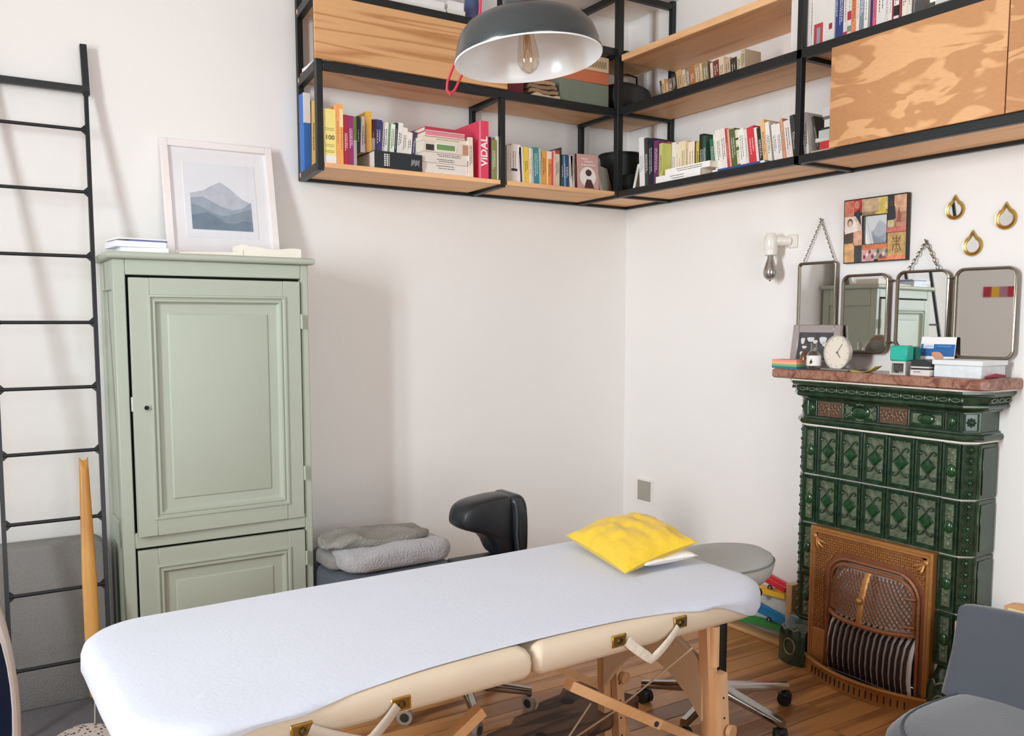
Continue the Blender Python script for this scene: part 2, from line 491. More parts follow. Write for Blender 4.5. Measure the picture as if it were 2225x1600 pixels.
def put_book(loc, rotz, T, Hh, D, col, word, label, group, lean=0.0, roll=0.0, ink=None, marks=True, band=None, rough=.5, rot=None):
    c, pg = book_mesh(T, Hh, D, col)
    o = bpy.data.objects.new('book', c.mesh('book', M(col, rough, k=1.08, var=(30, .04))))
    COL.objects.link(o); o.location = loc
    o.rotation_euler = rot if rot else Matrix.Rotation(rotz, 4, 'Z').to_euler()
    if lean and not rot:
        m = Matrix.Rotation(rotz, 4, 'Z') @ Matrix.Rotation(lean, 4, 'Y')
        o.rotation_euler = m.to_euler()
    tag(o, label, 'book', group)
    o2 = bpy.data.objects.new('page_block', pg.mesh('page_block', PAGES)); COL.objects.link(o2); o2.parent = o
    hc = hexc(col); lum = .3*hc[0]+.6*hc[1]+.1*hc[2]
    if band:
        for (za, zb, bc) in band:
            bm_ = MB().box((-T/2-.0003, -.0005, Hh*za), (T/2+.0003, .004, Hh*zb))
            b_ = bpy.data.objects.new('spine_band', bm_.mesh('spine_band', M(bc, rough))); COL.objects.link(b_); b_.parent = o
    if marks and T > .011:
        mk = spine_marks(T, Hh, None, hash(label) % 999 if False else int(abs(loc[0]*7919+loc[1]*104729)*100) % 9973)
        k = bpy.data.objects.new('spine_lettering', mk.mesh('spine_lettering', ink or (DARKINK if lum > .3 else WHITEINK))); COL.objects.link(k); k.parent = o
    return o
def book_row(rows, axis, z0, place, group, depth=.16, bands={}, depths={}, noun='book'):
    """rows of (a, b, height, plane, lean, colour, word): axis 'x' stands along the back wall, 'y' along the right wall"""
    counts = {}; tot = {}; out = []
    for r in rows: tot[r[6]] = tot.get(r[6], 0) + 1
    for i, (a, b, h, pl, lean, col, word) in enumerate(rows):
        counts[word] = k = counts.get(word, 0) + 1
        if tot[word] == 1: lab = '%s %s standing on %s' % (word, noun, place)
        else: lab = '%s %s, %s such on %s' % (word, noun, 'leftmost' if k == 1 else ORD[k-1], place)
        T = abs(a-b) - .0006; c = (a+b)/2
        up = abs(math.sin(R(lean)))*T/2
        d = depths.get(i, depth)
        if axis == 'x': o = put_book((c, pl, z0+up), 0.0, T, h, min(d, YW-.012-pl), col, word, lab, group, lean=R(lean), band=bands.get(i))
        else: o = put_book((pl, c, z0+up), R(-90), T, h, min(d, XW-.012-pl), col, word, lab, group, lean=-R(lean), band=bands.get(i))
        out.append(o)
    return out
L1=[(1.336,1.367,0.34,3.83,0,'#2f6fc0','blue and white'),
(1.368,1.397,0.31,3.83,1,'#ecd27e','pale yellow'),
(1.399,1.415,0.282,3.82,0,'#7d2f26','dark red'),
(1.333,1.388,0.222,3.58,0,'#eadb84','yellow banded'),
(1.389,1.404,0.246,3.58,0,'#ef9f5e','orange'),
(1.404,1.42,0.248,3.58,0,'#e8a95c','light orange'),
(1.422,1.443,0.207,3.58,0,'#a3253c','crimson'),
(1.443,1.466,0.206,3.58,0,'#8c2f68','magenta'),
(1.498,1.513,0.224,3.66,0,'#8aa84e','green and white')]
L1C=[(1.514,1.529,0.152,3.66,0,'#20323a','dark navy'),
(1.529,1.557,0.154,3.66,3,'#e2dee2','white'),
(1.551,1.575,0.174,3.64,0,'#e7b64a','golden yellow'),
(1.583,1.597,0.148,3.66,2,'#5c2733','plum'),
(1.597,1.63,0.149,3.66,2,'#433f74','indigo'),
(1.634,1.661,0.145,3.67,4,'#e9e6e2','white'),
(1.661,1.672,0.143,3.67,4,'#76986a','green'),
(1.672,1.694,0.141,3.67,4,'#e9efe0','white'),
(1.694,1.706,0.149,3.67,4,'#16342c','dark green'),
(1.706,1.73,0.151,3.67,5,'#e9e6e2','white'),
(1.73,1.753,0.132,3.67,5,'#eee5d8','cream'),
(1.753,1.779,0.114,3.67,5,'#e9e6e2','white'),
(1.779,1.797,0.119,3.67,6,'#4a3d5e','purple'),
(1.797,1.811,0.11,3.67,7,'#9a938f','grey'),
(1.811,1.827,0.108,3.67,7,'#3f566a','slate blue'),
(1.827,1.839,0.095,3.67,7,'#e6e4e6','white')]
L1B=[(2.032,2.056,0.181,3.585,-1,'#e8dccb','cream'),
(2.091,2.138,0.264,3.585,0,'#e0405f','red'),
(2.141,2.151,0.195,3.585,0,'#1d1a30','black'),
(2.153,2.181,0.184,3.585,0,'#8f8b4c','olive'),
(2.184,2.202,0.202,3.585,0,'#e8e0d4','white')]
L2=[(2.247,2.26,0.171,3.6,0,'#c9bfae','grey'),
(2.26,2.273,0.172,3.6,0,'#d0c4b4','beige'),
(2.273,2.307,0.181,3.6,0,'#ddd3cb','white dotted'),
(2.307,2.325,0.179,3.6,0,'#e9e3e6','white'),
(2.325,2.336,0.168,3.6,-3,'#3d3a48','charcoal'),
(2.336,2.346,0.171,3.6,-3,'#e9e0d4','white'),
(2.346,2.375,0.173,3.6,-2,'#e5c445','yellow'),
(2.375,2.389,0.171,3.6,-1,'#e8dfd6','white'),
(2.389,2.402,0.17,3.6,-1,'#bdbfc2','pale grey'),
(2.402,2.435,0.177,3.6,-2,'#3f868c','teal'),
(2.435,2.448,0.173,3.6,-2,'#b9c3a8','sage'),
(2.448,2.478,0.164,3.6,0,'#dc9a4e','amber'),
(2.478,2.486,0.166,3.6,0,'#f1d9b0','cream'),
(2.486,2.506,0.167,3.6,0,'#e08c49','orange topped with white'),
(2.506,2.517,0.167,3.6,0,'#c8544a','red'),
(2.517,2.528,0.168,3.6,0,'#deb2a6','pink'),
(2.528,2.555,0.176,3.6,0,'#cfbfa9','beige'),
(2.558,2.567,0.192,3.6,0,'#2c3b34','dark green'),
(2.567,2.583,0.158,3.6,-2,'#22565c','dark teal'),
(2.583,2.595,0.154,3.6,-2,'#7e8bb0','lilac'),
(2.595,2.615,0.16,3.6,-3,'#24476b','navy'),
(2.615,2.634,0.158,3.6,0,'#d9cfc0','cream'),
(2.634,2.649,0.16,3.6,-5,'#cdbdae','beige')]
R1=[(3.434,3.396,0.25,2.93,3,'#e6e4e2','white ring-bound'),
(3.392,3.368,0.242,2.93,3,'#3a3f3c','dark grey'),
(3.368,3.334,0.234,2.93,2,'#1c2130','black'),
(3.331,3.297,0.217,2.93,1,'#6c2f5e','purple'),
(3.294,3.268,0.198,2.93,0,'#bdc069','lime'),
(3.331,3.304,0.217,2.99,0,'#d2643a','orange'),
(3.301,3.271,0.192,2.99,1,'#ecdcd8','pale pink'),
(3.271,3.239,0.205,2.99,0,'#e6dad6','white'),
(3.239,3.222,0.192,2.99,0,'#e8dccb','cream'),
(3.222,3.206,0.2,2.99,0,'#e9d8c0','ivory'),
(3.206,3.172,0.2,2.99,0,'#e6d6ac','buff'),
(3.172,3.156,0.196,2.99,0,'#cdb79a','tan'),
(3.156,3.112,0.188,2.99,0,'#eed9c4','peach'),
(3.112,3.103,0.184,2.99,0,'#4b3d28','dark brown'),
(3.103,3.082,0.181,2.99,0,'#bfb453','lime'),
(3.082,3.052,0.211,2.99,0,'#2a2422','black'),
(2.998,2.972,0.178,2.99,6,'#3c7059','green')]
R1B=[(2.934,2.92,0.184,2.955,8,'#e9e7da','white'),
(2.92,2.892,0.201,2.955,8,'#e8e2da','white'),
(2.892,2.861,0.202,2.955,8,'#e4dad3','white'),
(2.861,2.847,0.198,2.955,8,'#b8433c','red'),
(2.847,2.836,0.195,2.955,8,'#e3a089','salmon'),
(2.836,2.801,0.189,2.955,8,'#55653a','olive green'),
(2.801,2.785,0.182,2.955,8,'#ded6b8','patterned cream'),
(2.785,2.752,0.18,2.955,8,'#e9e5dc','white'),
(2.752,2.734,0.175,2.955,8,'#ddd0c8','pale pink'),
(2.731,2.69,0.179,2.955,9,'#cf343f','red'),
(2.69,2.677,0.172,2.955,9,'#ece2d8','white'),
(2.674,2.654,0.167,2.955,9,'#2b2621','black'),
(2.654,2.631,0.196,2.955,9,'#e6b67c','orange'),
(2.629,2.606,0.183,2.955,9,'#e4e0d8','white'),
(2.604,2.596,0.168,2.955,9,'#8d8678','grey'),
(2.596,2.572,0.167,2.955,9,'#e7e1de','white'),
(2.572,2.55,0.165,2.955,9,'#e9e4dd','white lettered'),
(2.547,2.533,0.183,2.955,9,'#dfa07a','salmon'),
(2.531,2.497,0.169,2.955,9,'#e8e0da','white'),
(2.495,2.474,0.186,2.955,9,'#3b3c3e','charcoal')]
R2=[(2.421,2.398,0.175,2.93,7,'#e6e4e2','white')]
MID=[(3.306,3.293,0.089,2.95,10,'#3c2e24','dark brown'),
(3.293,3.273,0.092,2.95,10,'#d0ae83','beige'),
(3.27,3.247,0.084,2.95,10,'#a98058','tan'),
(3.247,3.221,0.083,2.95,10,'#7c6a55','grey brown'),
(3.221,3.193,0.098,2.95,10,'#2c2a22','black'),
(3.19,3.152,0.107,2.95,10,'#c19a6b','tan'),
(3.149,3.127,0.103,2.95,10,'#cbbba0','speckled cream'),
(3.127,3.103,0.108,2.95,9,'#85705e','taupe'),
(3.103,3.07,0.108,2.95,9,'#a5693c','rust'),
(3.07,3.034,0.108,2.95,9,'#a78a65','khaki'),
(3.034,3.022,0.106,2.95,8,'#dbc29a','cream'),
(3.019,2.984,0.104,2.95,8,'#8c7a5a','olive'),
(2.984,2.973,0.094,2.95,7,'#3a2b22','dark brown'),
(2.973,2.956,0.091,2.95,6,'#d6c5b1','cream'),
(2.956,2.919,0.094,2.95,6,'#75392f','maroon'),
(2.919,2.888,0.098,2.95,6,'#d6c2a2','cream'),
(2.888,2.852,0.086,2.95,5,'#bb9d83','beige'),
(2.852,2.817,0.079,2.95,5,'#353527','dark olive'),
(2.814,2.79,0.085,2.95,4,'#d3c3a4','cream'),
(2.79,2.769,0.102,2.95,2,'#b9a78d','speckled')]
TOP=[(2.32,2.301,0.226,2.925,0,'#1d2022','black lettered'),
(2.298,2.275,0.245,2.925,0,'#31457e','blue'),
(2.275,2.252,0.237,2.925,0,'#33437c','blue'),
(2.252,2.234,0.214,2.925,0,'#e3d6d2','white and red'),
(2.234,2.217,0.216,2.925,0,'#dde0d8','white and green'),
(2.217,2.195,0.21,2.925,0,'#e8895a','orange'),
(2.195,2.181,0.196,2.925,0,'#e5e0da','white'),
(2.181,2.161,0.199,2.925,0,'#7a8a9a','grey blue'),
(2.161,2.144,0.185,2.925,0,'#e6e3da','white'),
(2.144,2.134,0.18,2.925,0,'#9a948e','grey'),
(2.134,2.124,0.186,2.925,0,'#2c2466','indigo'),
(2.124,2.111,0.182,2.925,0,'#df5a75','pink'),
(2.109,2.071,0.165,2.925,0,'#dcd8d0','wide white'),
(2.071,2.059,0.157,2.925,0,'#d5cfd2','pale lilac'),
(2.059,2.044,0.153,2.925,0,'#e3dbd0','cream'),
(2.044,2.037,0.149,2.925,0,'#8c2a37','dark red'),
(2.037,2.017,0.141,2.925,0,'#e3dcd6','white and black'),
(2.015,2.006,0.139,2.925,0,'#9b2f3a','crimson'),
(2.004,1.984,0.131,2.925,0,'#e1d9c8','ivory'),
(1.984,1.966,0.125,2.925,0,'#d8d3cb','white')]

ZB, ZM = 2.1635, 2.578
book_row(L1, 'x', ZB, 'the lower left shelf end', 'books in the left bay of the lower left shelf', .11,
         bands={0: [(.0, .62, '#2f6fc0'), (.62, 1.0, '#eceae6')], 3: [(0, .14, '#ebe8e6')], 8: [(0, .55, '#e6e4e0'), (.55, 1, '#86a850')], 5: [(.62, .92, '#f3dfae')]},
         depths={0: .06, 1: .06, 2: .06, 3: .05, 4: .2, 5: .2, 6: .2, 7: .2, 8: .18})
book_row(L1C, 'x', ZB+.0745, 'the big black book', 'books standing on the big black book', .17,
         bands={4: [(.72, 1, '#3c3a72')], 2: [(.35, 1, '#edb54a')], 3: [(0, .45, '#d6c9bb')]})
# the big black volume they stand on
def lying(loc, T, Hh, D, col, word, label, group, rotz=0.0, ink=None, marks=True, band=None):
    m = Matrix.Rotation(rotz, 4, 'Z') @ Matrix.Rotation(R(90), 4, 'Y')
    return put_book(loc, 0, T, Hh, D, col, word, label, group, rot=m.to_euler(), ink=ink, marks=marks, band=band)
b_ = lying((1.560, 3.577, ZB+.0372), .073, .228, .24, '#20282d', 'black', 'big black book lying flat under a row of upright books', 'books in the left bay of the lower left shelf', ink=WHITEINK, marks=False)
mk = MB()
for k, (u0, u1) in enumerate(((.045, .052), (.056, .063), (.067, .070))):
    for j in range(6): mk.box((1.560+u0, 3.5764, ZB+.012+j*.009), (1.560+u1, 3.5775, ZB+.018+j*.009))
for k in range(7):
    mk.bar((1.735+.006*k, 3.5766, ZB+.022+.004*(k % 3)), (1.738+.006*k, 3.5766, ZB+.05-.003*(k % 2)), .0022, .001)
mk.build('spine_lettering', WHITEINK, b_)
# stack of lying books
th = [.018, .032, .025, .022, .050, .018, .022, .021]
zc = ZB
stack_cols = [('#e4dbd2', 'plain white book at the bottom of the lying stack'), ('#e3dad1', 'thick white book second from bottom in the lying stack'),
  ('#ded5cd', 'white book third from bottom in the lying stack'), ('#e0d7cf', 'thin white book just under the green-labelled book'),
  ('#dcd0c2', 'thick book with green spine label in the lying stack'), ('#e2d8c4', 'thin cream book above the green-labelled one'),
  ('#d98791', 'pink book second from top of the lying stack'), ('#b8364a', 'red and white book on top of the lying stack')]
for k, (t, (c_, lab)) in enumerate(zip(th, stack_cols)):
    L = .238 - .004*(k % 3); x0 = 1.795 + (.006 if k in (3, 4, 5) else 0)
    if k >= 6: x0, L = 1.812, .20
    b_ = lying((x0, 3.588 + (.006*(k % 2)), zc+t/2), t-.0008, L, .16, c_, 'stacked', lab, 'stack of books lying on the lower left shelf', marks=(k in (1, 2, 3, 5)))
    if k == 4:
        MB().box((x0+.06, 3.5865, zc+.008), (x0+.165, 3.5885, zc+.040)).mat(1).box((x0+.066, 3.586, zc+.012), (x0+.159, 3.5885, zc+.036)).build('spine_label', [WHITE, M('#6f9a5a', .5)], b_)
        MB().box((x0+.012, 3.5865, zc+.006), (x0+.052, 3.5885, zc+.032)).build('spine_picture', M('#3c362f', .6), b_)
        MB().box((x0+.20, 3.5865, zc+.002), (x0+.232, 3.5885, zc+.046)).build('spine_picture', M('#c38e76', .6), b_)
    if k >= 6: MB().box((x0+.0, 3.5865, zc+.001), (x0+L, 3.5895, zc+.004)).build('spine_band', WHITE, b_)
    zc += t
rest = book_row(L1B, 'x', ZB, 'the left shelf beside the lying stack', 'books in the left bay of the lower left shelf', .2, depths={1: .25})
# lettering of the red volume
text('spine_lettering', 'ViDAL', .05, frame_m((2.1145, 3.5842, ZB+.125), (0, 0, 1), (-1, 0, 0)), WHITEINK, rest[1], bold=.0012)
MB().box((2.0885, 3.5835, ZB), (2.096, 3.588, ZB+.264)).build('spine_highlight', M('#f0879a', .5), rest[1])  # pale pink strip: a painted highlight along the spine's left edge
for o in [c for c in rest[1].children if c.name.startswith('spine_lettering') and len(c.data.vertices) > 0 and c is not None][:1]:
    bpy.data.objects.remove(o)
y100 = [o for o in bpy.data.objects if o.get('label', '').startswith('yellow banded book')][0]
for c_ in list(y100.children):
    if c_.name.startswith('spine_lettering'): bpy.data.objects.remove(c_)
text('spine_lettering', '100', .027, frame_m((1.360, 3.5792, ZB+.105), (1, 0, 0), (0, 0, 1)), DARKINK, y100)
mk = MB()
for z in (.135, .142, .075, .068, .05, .044): mk.box((1.339, 3.5790, ZB+z), (1.379, 3.5797, ZB+z+.0016))
mk.build('spine_rule', M('#8a7c3c', .6), y100)
book_row(L2, 'x', ZB, 'the lower left shelf near the corner', 'books in the right bay of the lower left shelf', .17,
         bands={13: [(.78, 1, '#e9e2da')], 2: [(.3, .36, '#26262a')], 16: [(.9, 1.0, '#b5403f')]})
# picture book turned face out, teal and white books leaning beside it
b_ = put_book((2.662, 3.607, ZB+.001), R(0), .012, .175, .13, '#5a2328', 'maroon', 'maroon spined picture book turned to show its pink cover', 'books in the right bay of the lower left shelf', rot=(0, R(-4), R(-97)))
m_ = wm(b_)
cov = MB(m_).box((.0062, .004, .002), (.0072, .128, .174)); cov.build('front_cover', M('#c49a92', .55), b_)
cir = MB(m_).prism([(.066+.046*math.cos(t*.3142), .062+.05*math.sin(t*.3142)) for t in range(20)], 'x', .0071, .0078); cir.build('cover_disc', M('#e2dcd6', .6), b_)
fig = MB(m_).prism([(.07+.018*math.cos(t*.5236), .082+.017*math.sin(t*.5236)) for t in range(12)], 'x', .0077, .0082)
fig.prism([(.045, .005), (.10, .005), (.092, .03), (.083, .048), (.06, .05), (.05, .03)], 'x', .0077, .0082); fig.build('cover_figure', M('#4b2b2c', .6), b_)
ttl = MB(m_)
for (ya, yb, zz) in ((.03, .07, .148), (.05, .10, .135), (.03, .115, .118)):
    for j in range(6): ttl.box((.0071, ya+(yb-ya)*j/6, zz), (.0077, ya+(yb-ya)*(j+.7)/6, zz+.007))
ttl.build('cover_lettering', M('#e7cfc4', .6), b_)
put_book((2.807, 3.62, ZB+.002), 0, .016, .135, .12, '#3f7276', 'teal', 'teal book leaning left of the corner post', 'books in the right bay of the lower left shelf', lean=R(-10))
b_ = put_book((2.835, 3.625, ZB+.003), 0, .011, .14, .14, '#ece9e6', 'white', 'white book leaning against the teal one by the corner post', 'books in the right bay of the lower left shelf', rot=(0, R(-14), R(-62)))
m_ = wm(b_); MB(m_).box((.0056, .003, .002), (.0064, .137, .138)).build('front_cover', M('#cfcbbd', .6), b_)
# black round basket and black pouch in the corner
t = thing('wire_basket', 'black round open basket behind the corner post of the lower shelf', 'basket', (3.06, 3.74, ZB))
bk = MB().lathe([(.105, .001), (.108, .05), (.112, .19), (.118, .215), (.112, .222), (.106, .215), (.103, .06), (.09, .006), (.001, .006)], 32, (3.06, 3.74, ZB)); bk.build('basket_body', M('#1a1d1d', .6), t)
bk = MB().tube([(3.06+.118*math.cos(a*.19635), 3.74+.118*math.sin(a*.19635), ZB+.22) for a in range(32)], .006, 8, closed=True); bk.build('rim', BLACK, t)
mb = MB()
def pouch(u, v):
    a = 2*math.pi*u; r = math.sin(math.pi*min(max(v, .001), .999))**.6
    return (3.02+.13*r*math.cos(a)*.9+.01*nz(u*6, v*5), 3.60-.0+.10*r*math.sin(a)*.45, ZB+.055-.054*math.cos(math.pi*v)*(1+.25*math.cos(a)))
mb.grid(pouch, 28, 12, closed_u=True)
mb.top('pouch', M('#15181a', .8, bump=(60, .3)), 'black soft pouch slumped on the lower shelf at the corner', 'pouch')
b_ = put_book((2.945, 3.50, ZB+.003), R(-60), .012, .13, .10, '#d9ddd2', 'pale', 'pale green card-like book leaning behind the corner post', 'books in the corner', rot=(0, R(12), R(-65)))
# right wing, lower shelf
book_row(R1, 'y', ZB, 'the lower right shelf near the corner', 'books in the first bay of the lower right shelf', .15, depths={3: .056, 4: .056}, bands={3: [(0, .16, '#7d2d62')]})
def rlying(y0, x0, z, T, L, D, col, label, group, **k): return lying((x0, y0, z+T/2), T-.0006, L, D, col, 'lying', label, group, rotz=R(-90), **k)
g = 'books lying on the lower right shelf'
rlying(3.275, 2.895, ZB, .033, .30, .088, '#eae7e2', 'lower of two white books lying before the upright row', g)
rlying(3.215, 2.900, ZB+.033, .027, .295, .083, '#ece9e4', 'upper of two white books lying before the upright row', g)
rlying(2.895, 2.893, ZB, .011, .30, .055, '#2e4686', 'thin blue book lying flat at the shelf edge', g, band=[(0, .1, '#ece9e6'), (.92, 1, '#ece9e6')])
bb = [o for o in bpy.data.objects if o.get('label') == 'black book standing on the lower right shelf near the corner']
b_ = put_book((2.975, 3.028, ZB), R(-90), .02, .195, .17, '#2f5043', 'dark green', 'dark green tall book right of the thick black spine', 'books in the first bay of the lower right shelf', lean=R(-2))
book_row(R1B, 'y', ZB, 'the lower right shelf left of the upright bar', 'books in the first bay of the lower right shelf', .15, bands={6: [(.1, .16, '#4f6a3e'), (.5, .58, '#4f6a3e'), (.75, .8, '#35402c')]})
# second bay: leaning white and brown books, lying pile beside the panel
book_row(R2, 'y', ZB, 'the lower right shelf just right of the upright bar', 'books and files beside the big plywood door', .13)
put_book((2.96, 2.372, ZB+.001), R(-90), .012, .165, .17, '#4a443a', 'brown', 'dark brown book leaning behind the pile of files', 'books and files beside the big plywood door', lean=R(-14))
g = 'books and files beside the big plywood door'
zc = ZB
for (T, y0, L, c_, lab) in ((.012, 2.395, .3, '#cdb795', 'thin tan folder at the bottom of the pile by the plywood door'), (.03, 2.355, .25, '#d3333c', 'red book in the pile by the plywood door'),
    (.016, 2.375, .28, '#d8d9d2', 'pale grey folder above the red book'), (.028, 2.36, .28, '#c6d0ca', 'pale green file in the pile by the plywood door'),
    (.008, 2.35, .25, '#23312f', 'thin dark green folder in the pile by the plywood door'), (.03, 2.335, .26, '#e3e8e2', 'white ring file in the pile by the plywood door'),
    (.012, 2.34, .25, '#707276', 'thin grey folder near the top of the pile'), (.034, 2.345, .26, '#dcd8de', 'thick white file on top of the pile by the plywood door')):
    rlying(y0-.02, 2.912, zc, T, L, .2, c_, lab, g, marks=False); zc += T
# right wing, middle shelf: small old books
book_row(MID, 'y', ZM, 'the middle right shelf', 'old small books on the middle right shelf', .10, noun='old book')
# right wing, top row above the big plywood door
for i_, r_ in enumerate(TOP): TOP[i_] = (r_[0], r_[1], max(r_[2], .2), *r_[3:])
rw = book_row(TOP, 'y', ZM, 'the ledge above the big plywood door', 'books above the big plywood door', .16,
         bands={3: [(0, .12, '#c8334a')], 4: [(.1, .2, '#7d9a8e'), (.3, .45, '#b5304a')], 16: [(.12, .3, '#1d1b1c')], 12: []})
b_ = put_book((2.918, 2.395, ZM), R(-90), .012, .220, .11, '#ebe7e2', 'white', 'white book turned face out with a red square on its cover', 'books above the big plywood door', rot=(0, 0, R(-8)))
m_ = wm(b_)
# cover faces the room: thin cover plate seen from the front
cv = MB().box((2.918, 2.288, ZM+.001), (2.926, 2.392, ZM+.221)); cv.build('front_cover', M('#ebe7e2', .5), b_)
MB().box((2.9172, 2.340, ZM+.004), (2.9181, 2.382, ZM+.088)).build('cover_print', M('#c2474a', .5), b_)
MB().box((2.9166, 2.352, ZM+.006), (2.9173, 2.368, ZM+.072)).build('cover_print', M('#93a7b5', .5), b_)
MB().box((2.9172, 2.297, ZM+.052), (2.9181, 2.312, ZM+.074)).build('cover_print', M('#b92f3a', .5), b_)
t = thing('bookend', 'dark grey metal bookend holding the row above the plywood door', 'bookend', (2.95, 1.95, ZM))
MB().box((2.925, 1.952, ZM), (3.06, 1.962, ZM+.13), .003).build('upright_plate', M('#77736f', .5), t)
MB().prism([(1.952, ZM), (1.905, ZM), (1.93, ZM+.05), (1.952, ZM+.05)], 'x', 2.925, 2.935).build('foot_plate', M('#4a4a48', .5), t)
g = 'papers and magazines lying above the big plywood door'
zc = ZM
for (T, y0, L, c_, lab) in ((.014, 1.90, .30, '#4d524e', 'dark grey magazine under the white papers on the ledge'), (.012, 1.87, .34, '#c9cbc6', 'grey magazine in the pile on the ledge'),
                       (.016, 1.89, .34, '#eceae6', 'white paper stack in the pile on the ledge'), (.02, 1.895, .34, '#e5e2de', 'thick white paper stack on top of the ledge pile')):
    rlying(y0, 2.915, zc, T, L, .22, c_, lab, g, marks=False); zc += T
# left wing, middle shelf, right of the panel: box files, papers, big archive box
t = thing('storage_box', 'dark red cardboard box behind the pendant lamp on the left shelf', 'box', (2.30, 3.72, ZM))
MB().box((2.238, 3.61, ZM), (2.35, 3.80, ZM+.10), .004).build('box_body', M('#6b1f2c', .6), t)
MB().box((2.234, 3.606, ZM+.10), (2.354, 3.804, ZM+.125), .004).build('box_lid', M('#741f30', .6), t)
g = 'old papers heaped behind the pendant lamp'
zc = ZM
for k, (c_, lab) in enumerate((('#cdb79c', 'cream folded paper at the bottom of the heap'), ('#9a7a5b', 'brown paper wad second in the heap'), ('#8c6f55', 'brown paper wad third in the heap'), ('#a98b68', 'tan paper wad on top of the heap'))):
    def sheet(u, v, k=k, zc=zc): return (2.40+.155*u-.01*k, 3.60+.17*v, zc+.003+.009*math.sin(u*7+k)*.3+.006*nz(u*4, v*4, k))
    mb = MB(); mb.grid(sheet, 12, 6)
    def sheet2(u, v, k=k, zc=zc):
        p = sheet(u, v, k, zc); return (p[0], p[1], p[2]+.016)
    o_ = MB()
    P = [[sheet(i/12, j/6, k, zc) for i in range(13)] for j in range(7)]
    outline = [P[0][i] for i in range(13)] + [P[j][12] for j in range(1, 7)] + [P[6][i] for i in range(11, -1, -1)] + [P[j][0] for j in range(5, 0, -1)]
    o_.grid(sheet2, 12, 6); o_.rings([outline, [(p[0], p[1], p[2]+.016) for p in outline]], cap0=True, cap1=False)
    o_.top('paper_wad', M(c_, .8, bump=(90, .3)), lab + ' behind the lamp', 'paper', g); zc += .021
t = thing('archive_box', 'large grey green archive box with orange and cream bands near the corner', 'box', (2.72, 3.72, ZM))
MB().box((2.562, 3.612, ZM), (2.868, 3.86, ZM+.118), .002).build('box_body', M('#77806f', .7), t)
MB().box((2.562, 3.612, ZM+.1185), (2.868, 3.86, ZM+.178), .002).build('orange_band', M('#c9714b', .7), t)
MB().box((2.562, 3.612, ZM+.1785), (2.868, 3.86, ZM+.255), .002).build('cream_band', M('#d8bd97', .7), t)
mk = MB()
for k in range(9):
    xk = 2.70 + k*.017; mk.tube([(xk, 3.611, ZM+.195), (xk+.004, 3.611, ZM+.225), (xk+.009, 3.611, ZM+.232), (xk+.011, 3.611, ZM+.205), (xk+.014, 3.611, ZM+.198)], .0014, 5)
mk.build('box_script', M('#6b5a44', .7), t)
# dark bag in the corner of the middle shelf
t = thing('shoulder_bag', 'dark grey fabric bag slumped in the corner of the middle shelf', 'bag', (3.03, 3.70, ZM))
def bag(u, v):
    a = 2*math.pi*u; r = (1-abs(2*v-1)**3.0)**.5 if 0 < v < 1 else 0.001
    ca, sa = math.cos(a), math.sin(a); q = (abs(ca)**4+abs(sa)**4)**-.25
    return (3.03+.125*r*ca*q+.008*nz(u*5, v*4), 3.70+.12*r*sa*q+.008*nz(u*5+9, v*4), ZM+.005+.165*v+.012*nz(u*4, v*3, 3)*(v > .4))
mb = MB(); mb.grid(bag, 32, 12, closed_u=True); mb.build('bag_body', M('#3b3b3c', .85, bump=(120, .3)), t)
MB().tube([(2.94, 3.64, ZM+.14), (2.93, 3.63, ZM+.175), (2.99, 3.62, ZM+.195), (3.05, 3.61, ZM+.185), (3.06, 3.62, ZM+.14)], .008, 8, ry=.004).build('strap', M('#232426', .7), t)
# left end of the middle shelf behind the panel: loose papers and a white remote
g = 'papers at the left end of the middle shelf'
MB().box((1.335, 3.64, ZM), (1.50, 3.86, ZM+.012)).top('paper_stack', M('#a3583f', .7), 'reddish folder under the white papers at the shelf end', 'paper', g)
MB().box((1.34, 3.66, ZM+.0125), (1.52, 3.85, ZM+.03)).top('paper_stack', WHITE, 'white paper stack at the left end of the middle shelf', 'paper', g)
MB(Matrix.Translation((1.41, 3.76, ZM+.062)) @ Matrix.Rotation(R(-24), 4, 'Y')).box((-.055, -.08, -.010), (.055, .08, .010), .006).top('paper_roll', M('#e9e9ea', .4), 'white plastic case tilted on the papers at the shelf end', 'case', g)
# above the left panel: paper stacks and a blue tool
ZT = 2.8705
g = 'paper stacks above the wavy plywood panel'
for k, (xa, xb, h, lab) in enumerate(((1.70, 1.93, .06, 'wide white paper stack above the wavy plywood panel'), (1.94, 2.03, .075, 'narrow white paper stack near the red cord'))):
    t = thing('paper_stack', lab, 'paper', ((xa+xb)/2, 3.71, ZT), group=g)
    MB().box((xa, 3.61, ZT), (xb, 3.82, ZT+h*.5)).build('lower_sheets', M('#e8e4de', .8, bump=(300, .2)), t)
    MB().box((xa+.008, 3.615, ZT+h*.5), (xb-.004, 3.815, ZT+h)).build('upper_sheets', M('#efecea', .8, bump=(300, .2)), t)
t = thing('handheld_tool', 'blue and grey handheld appliance standing above the panel behind the cord', 'appliance', (2.13, 3.70, ZT))
MB().lathe([(.001, 0), (.035, 0), (.04, .03), (.036, .10), (.03, .16), (.001, .165)], 20, (2.115, 3.70, ZT)).build('tool_body', M('#4f5c86', .4), t)
MB().prism([(2.155, ZT), (2.215, ZT), (2.20, ZT+.05), (2.18, ZT+.085), (2.165, ZT+.06)], 'y', 3.675, 3.72).build('nozzle', M('#4b4e56', .4), t)
MB().box((2.085, 3.68, ZT+.1651), (2.145, 3.72, ZT+.20), .004).build('tool_cap', BLACK, t)

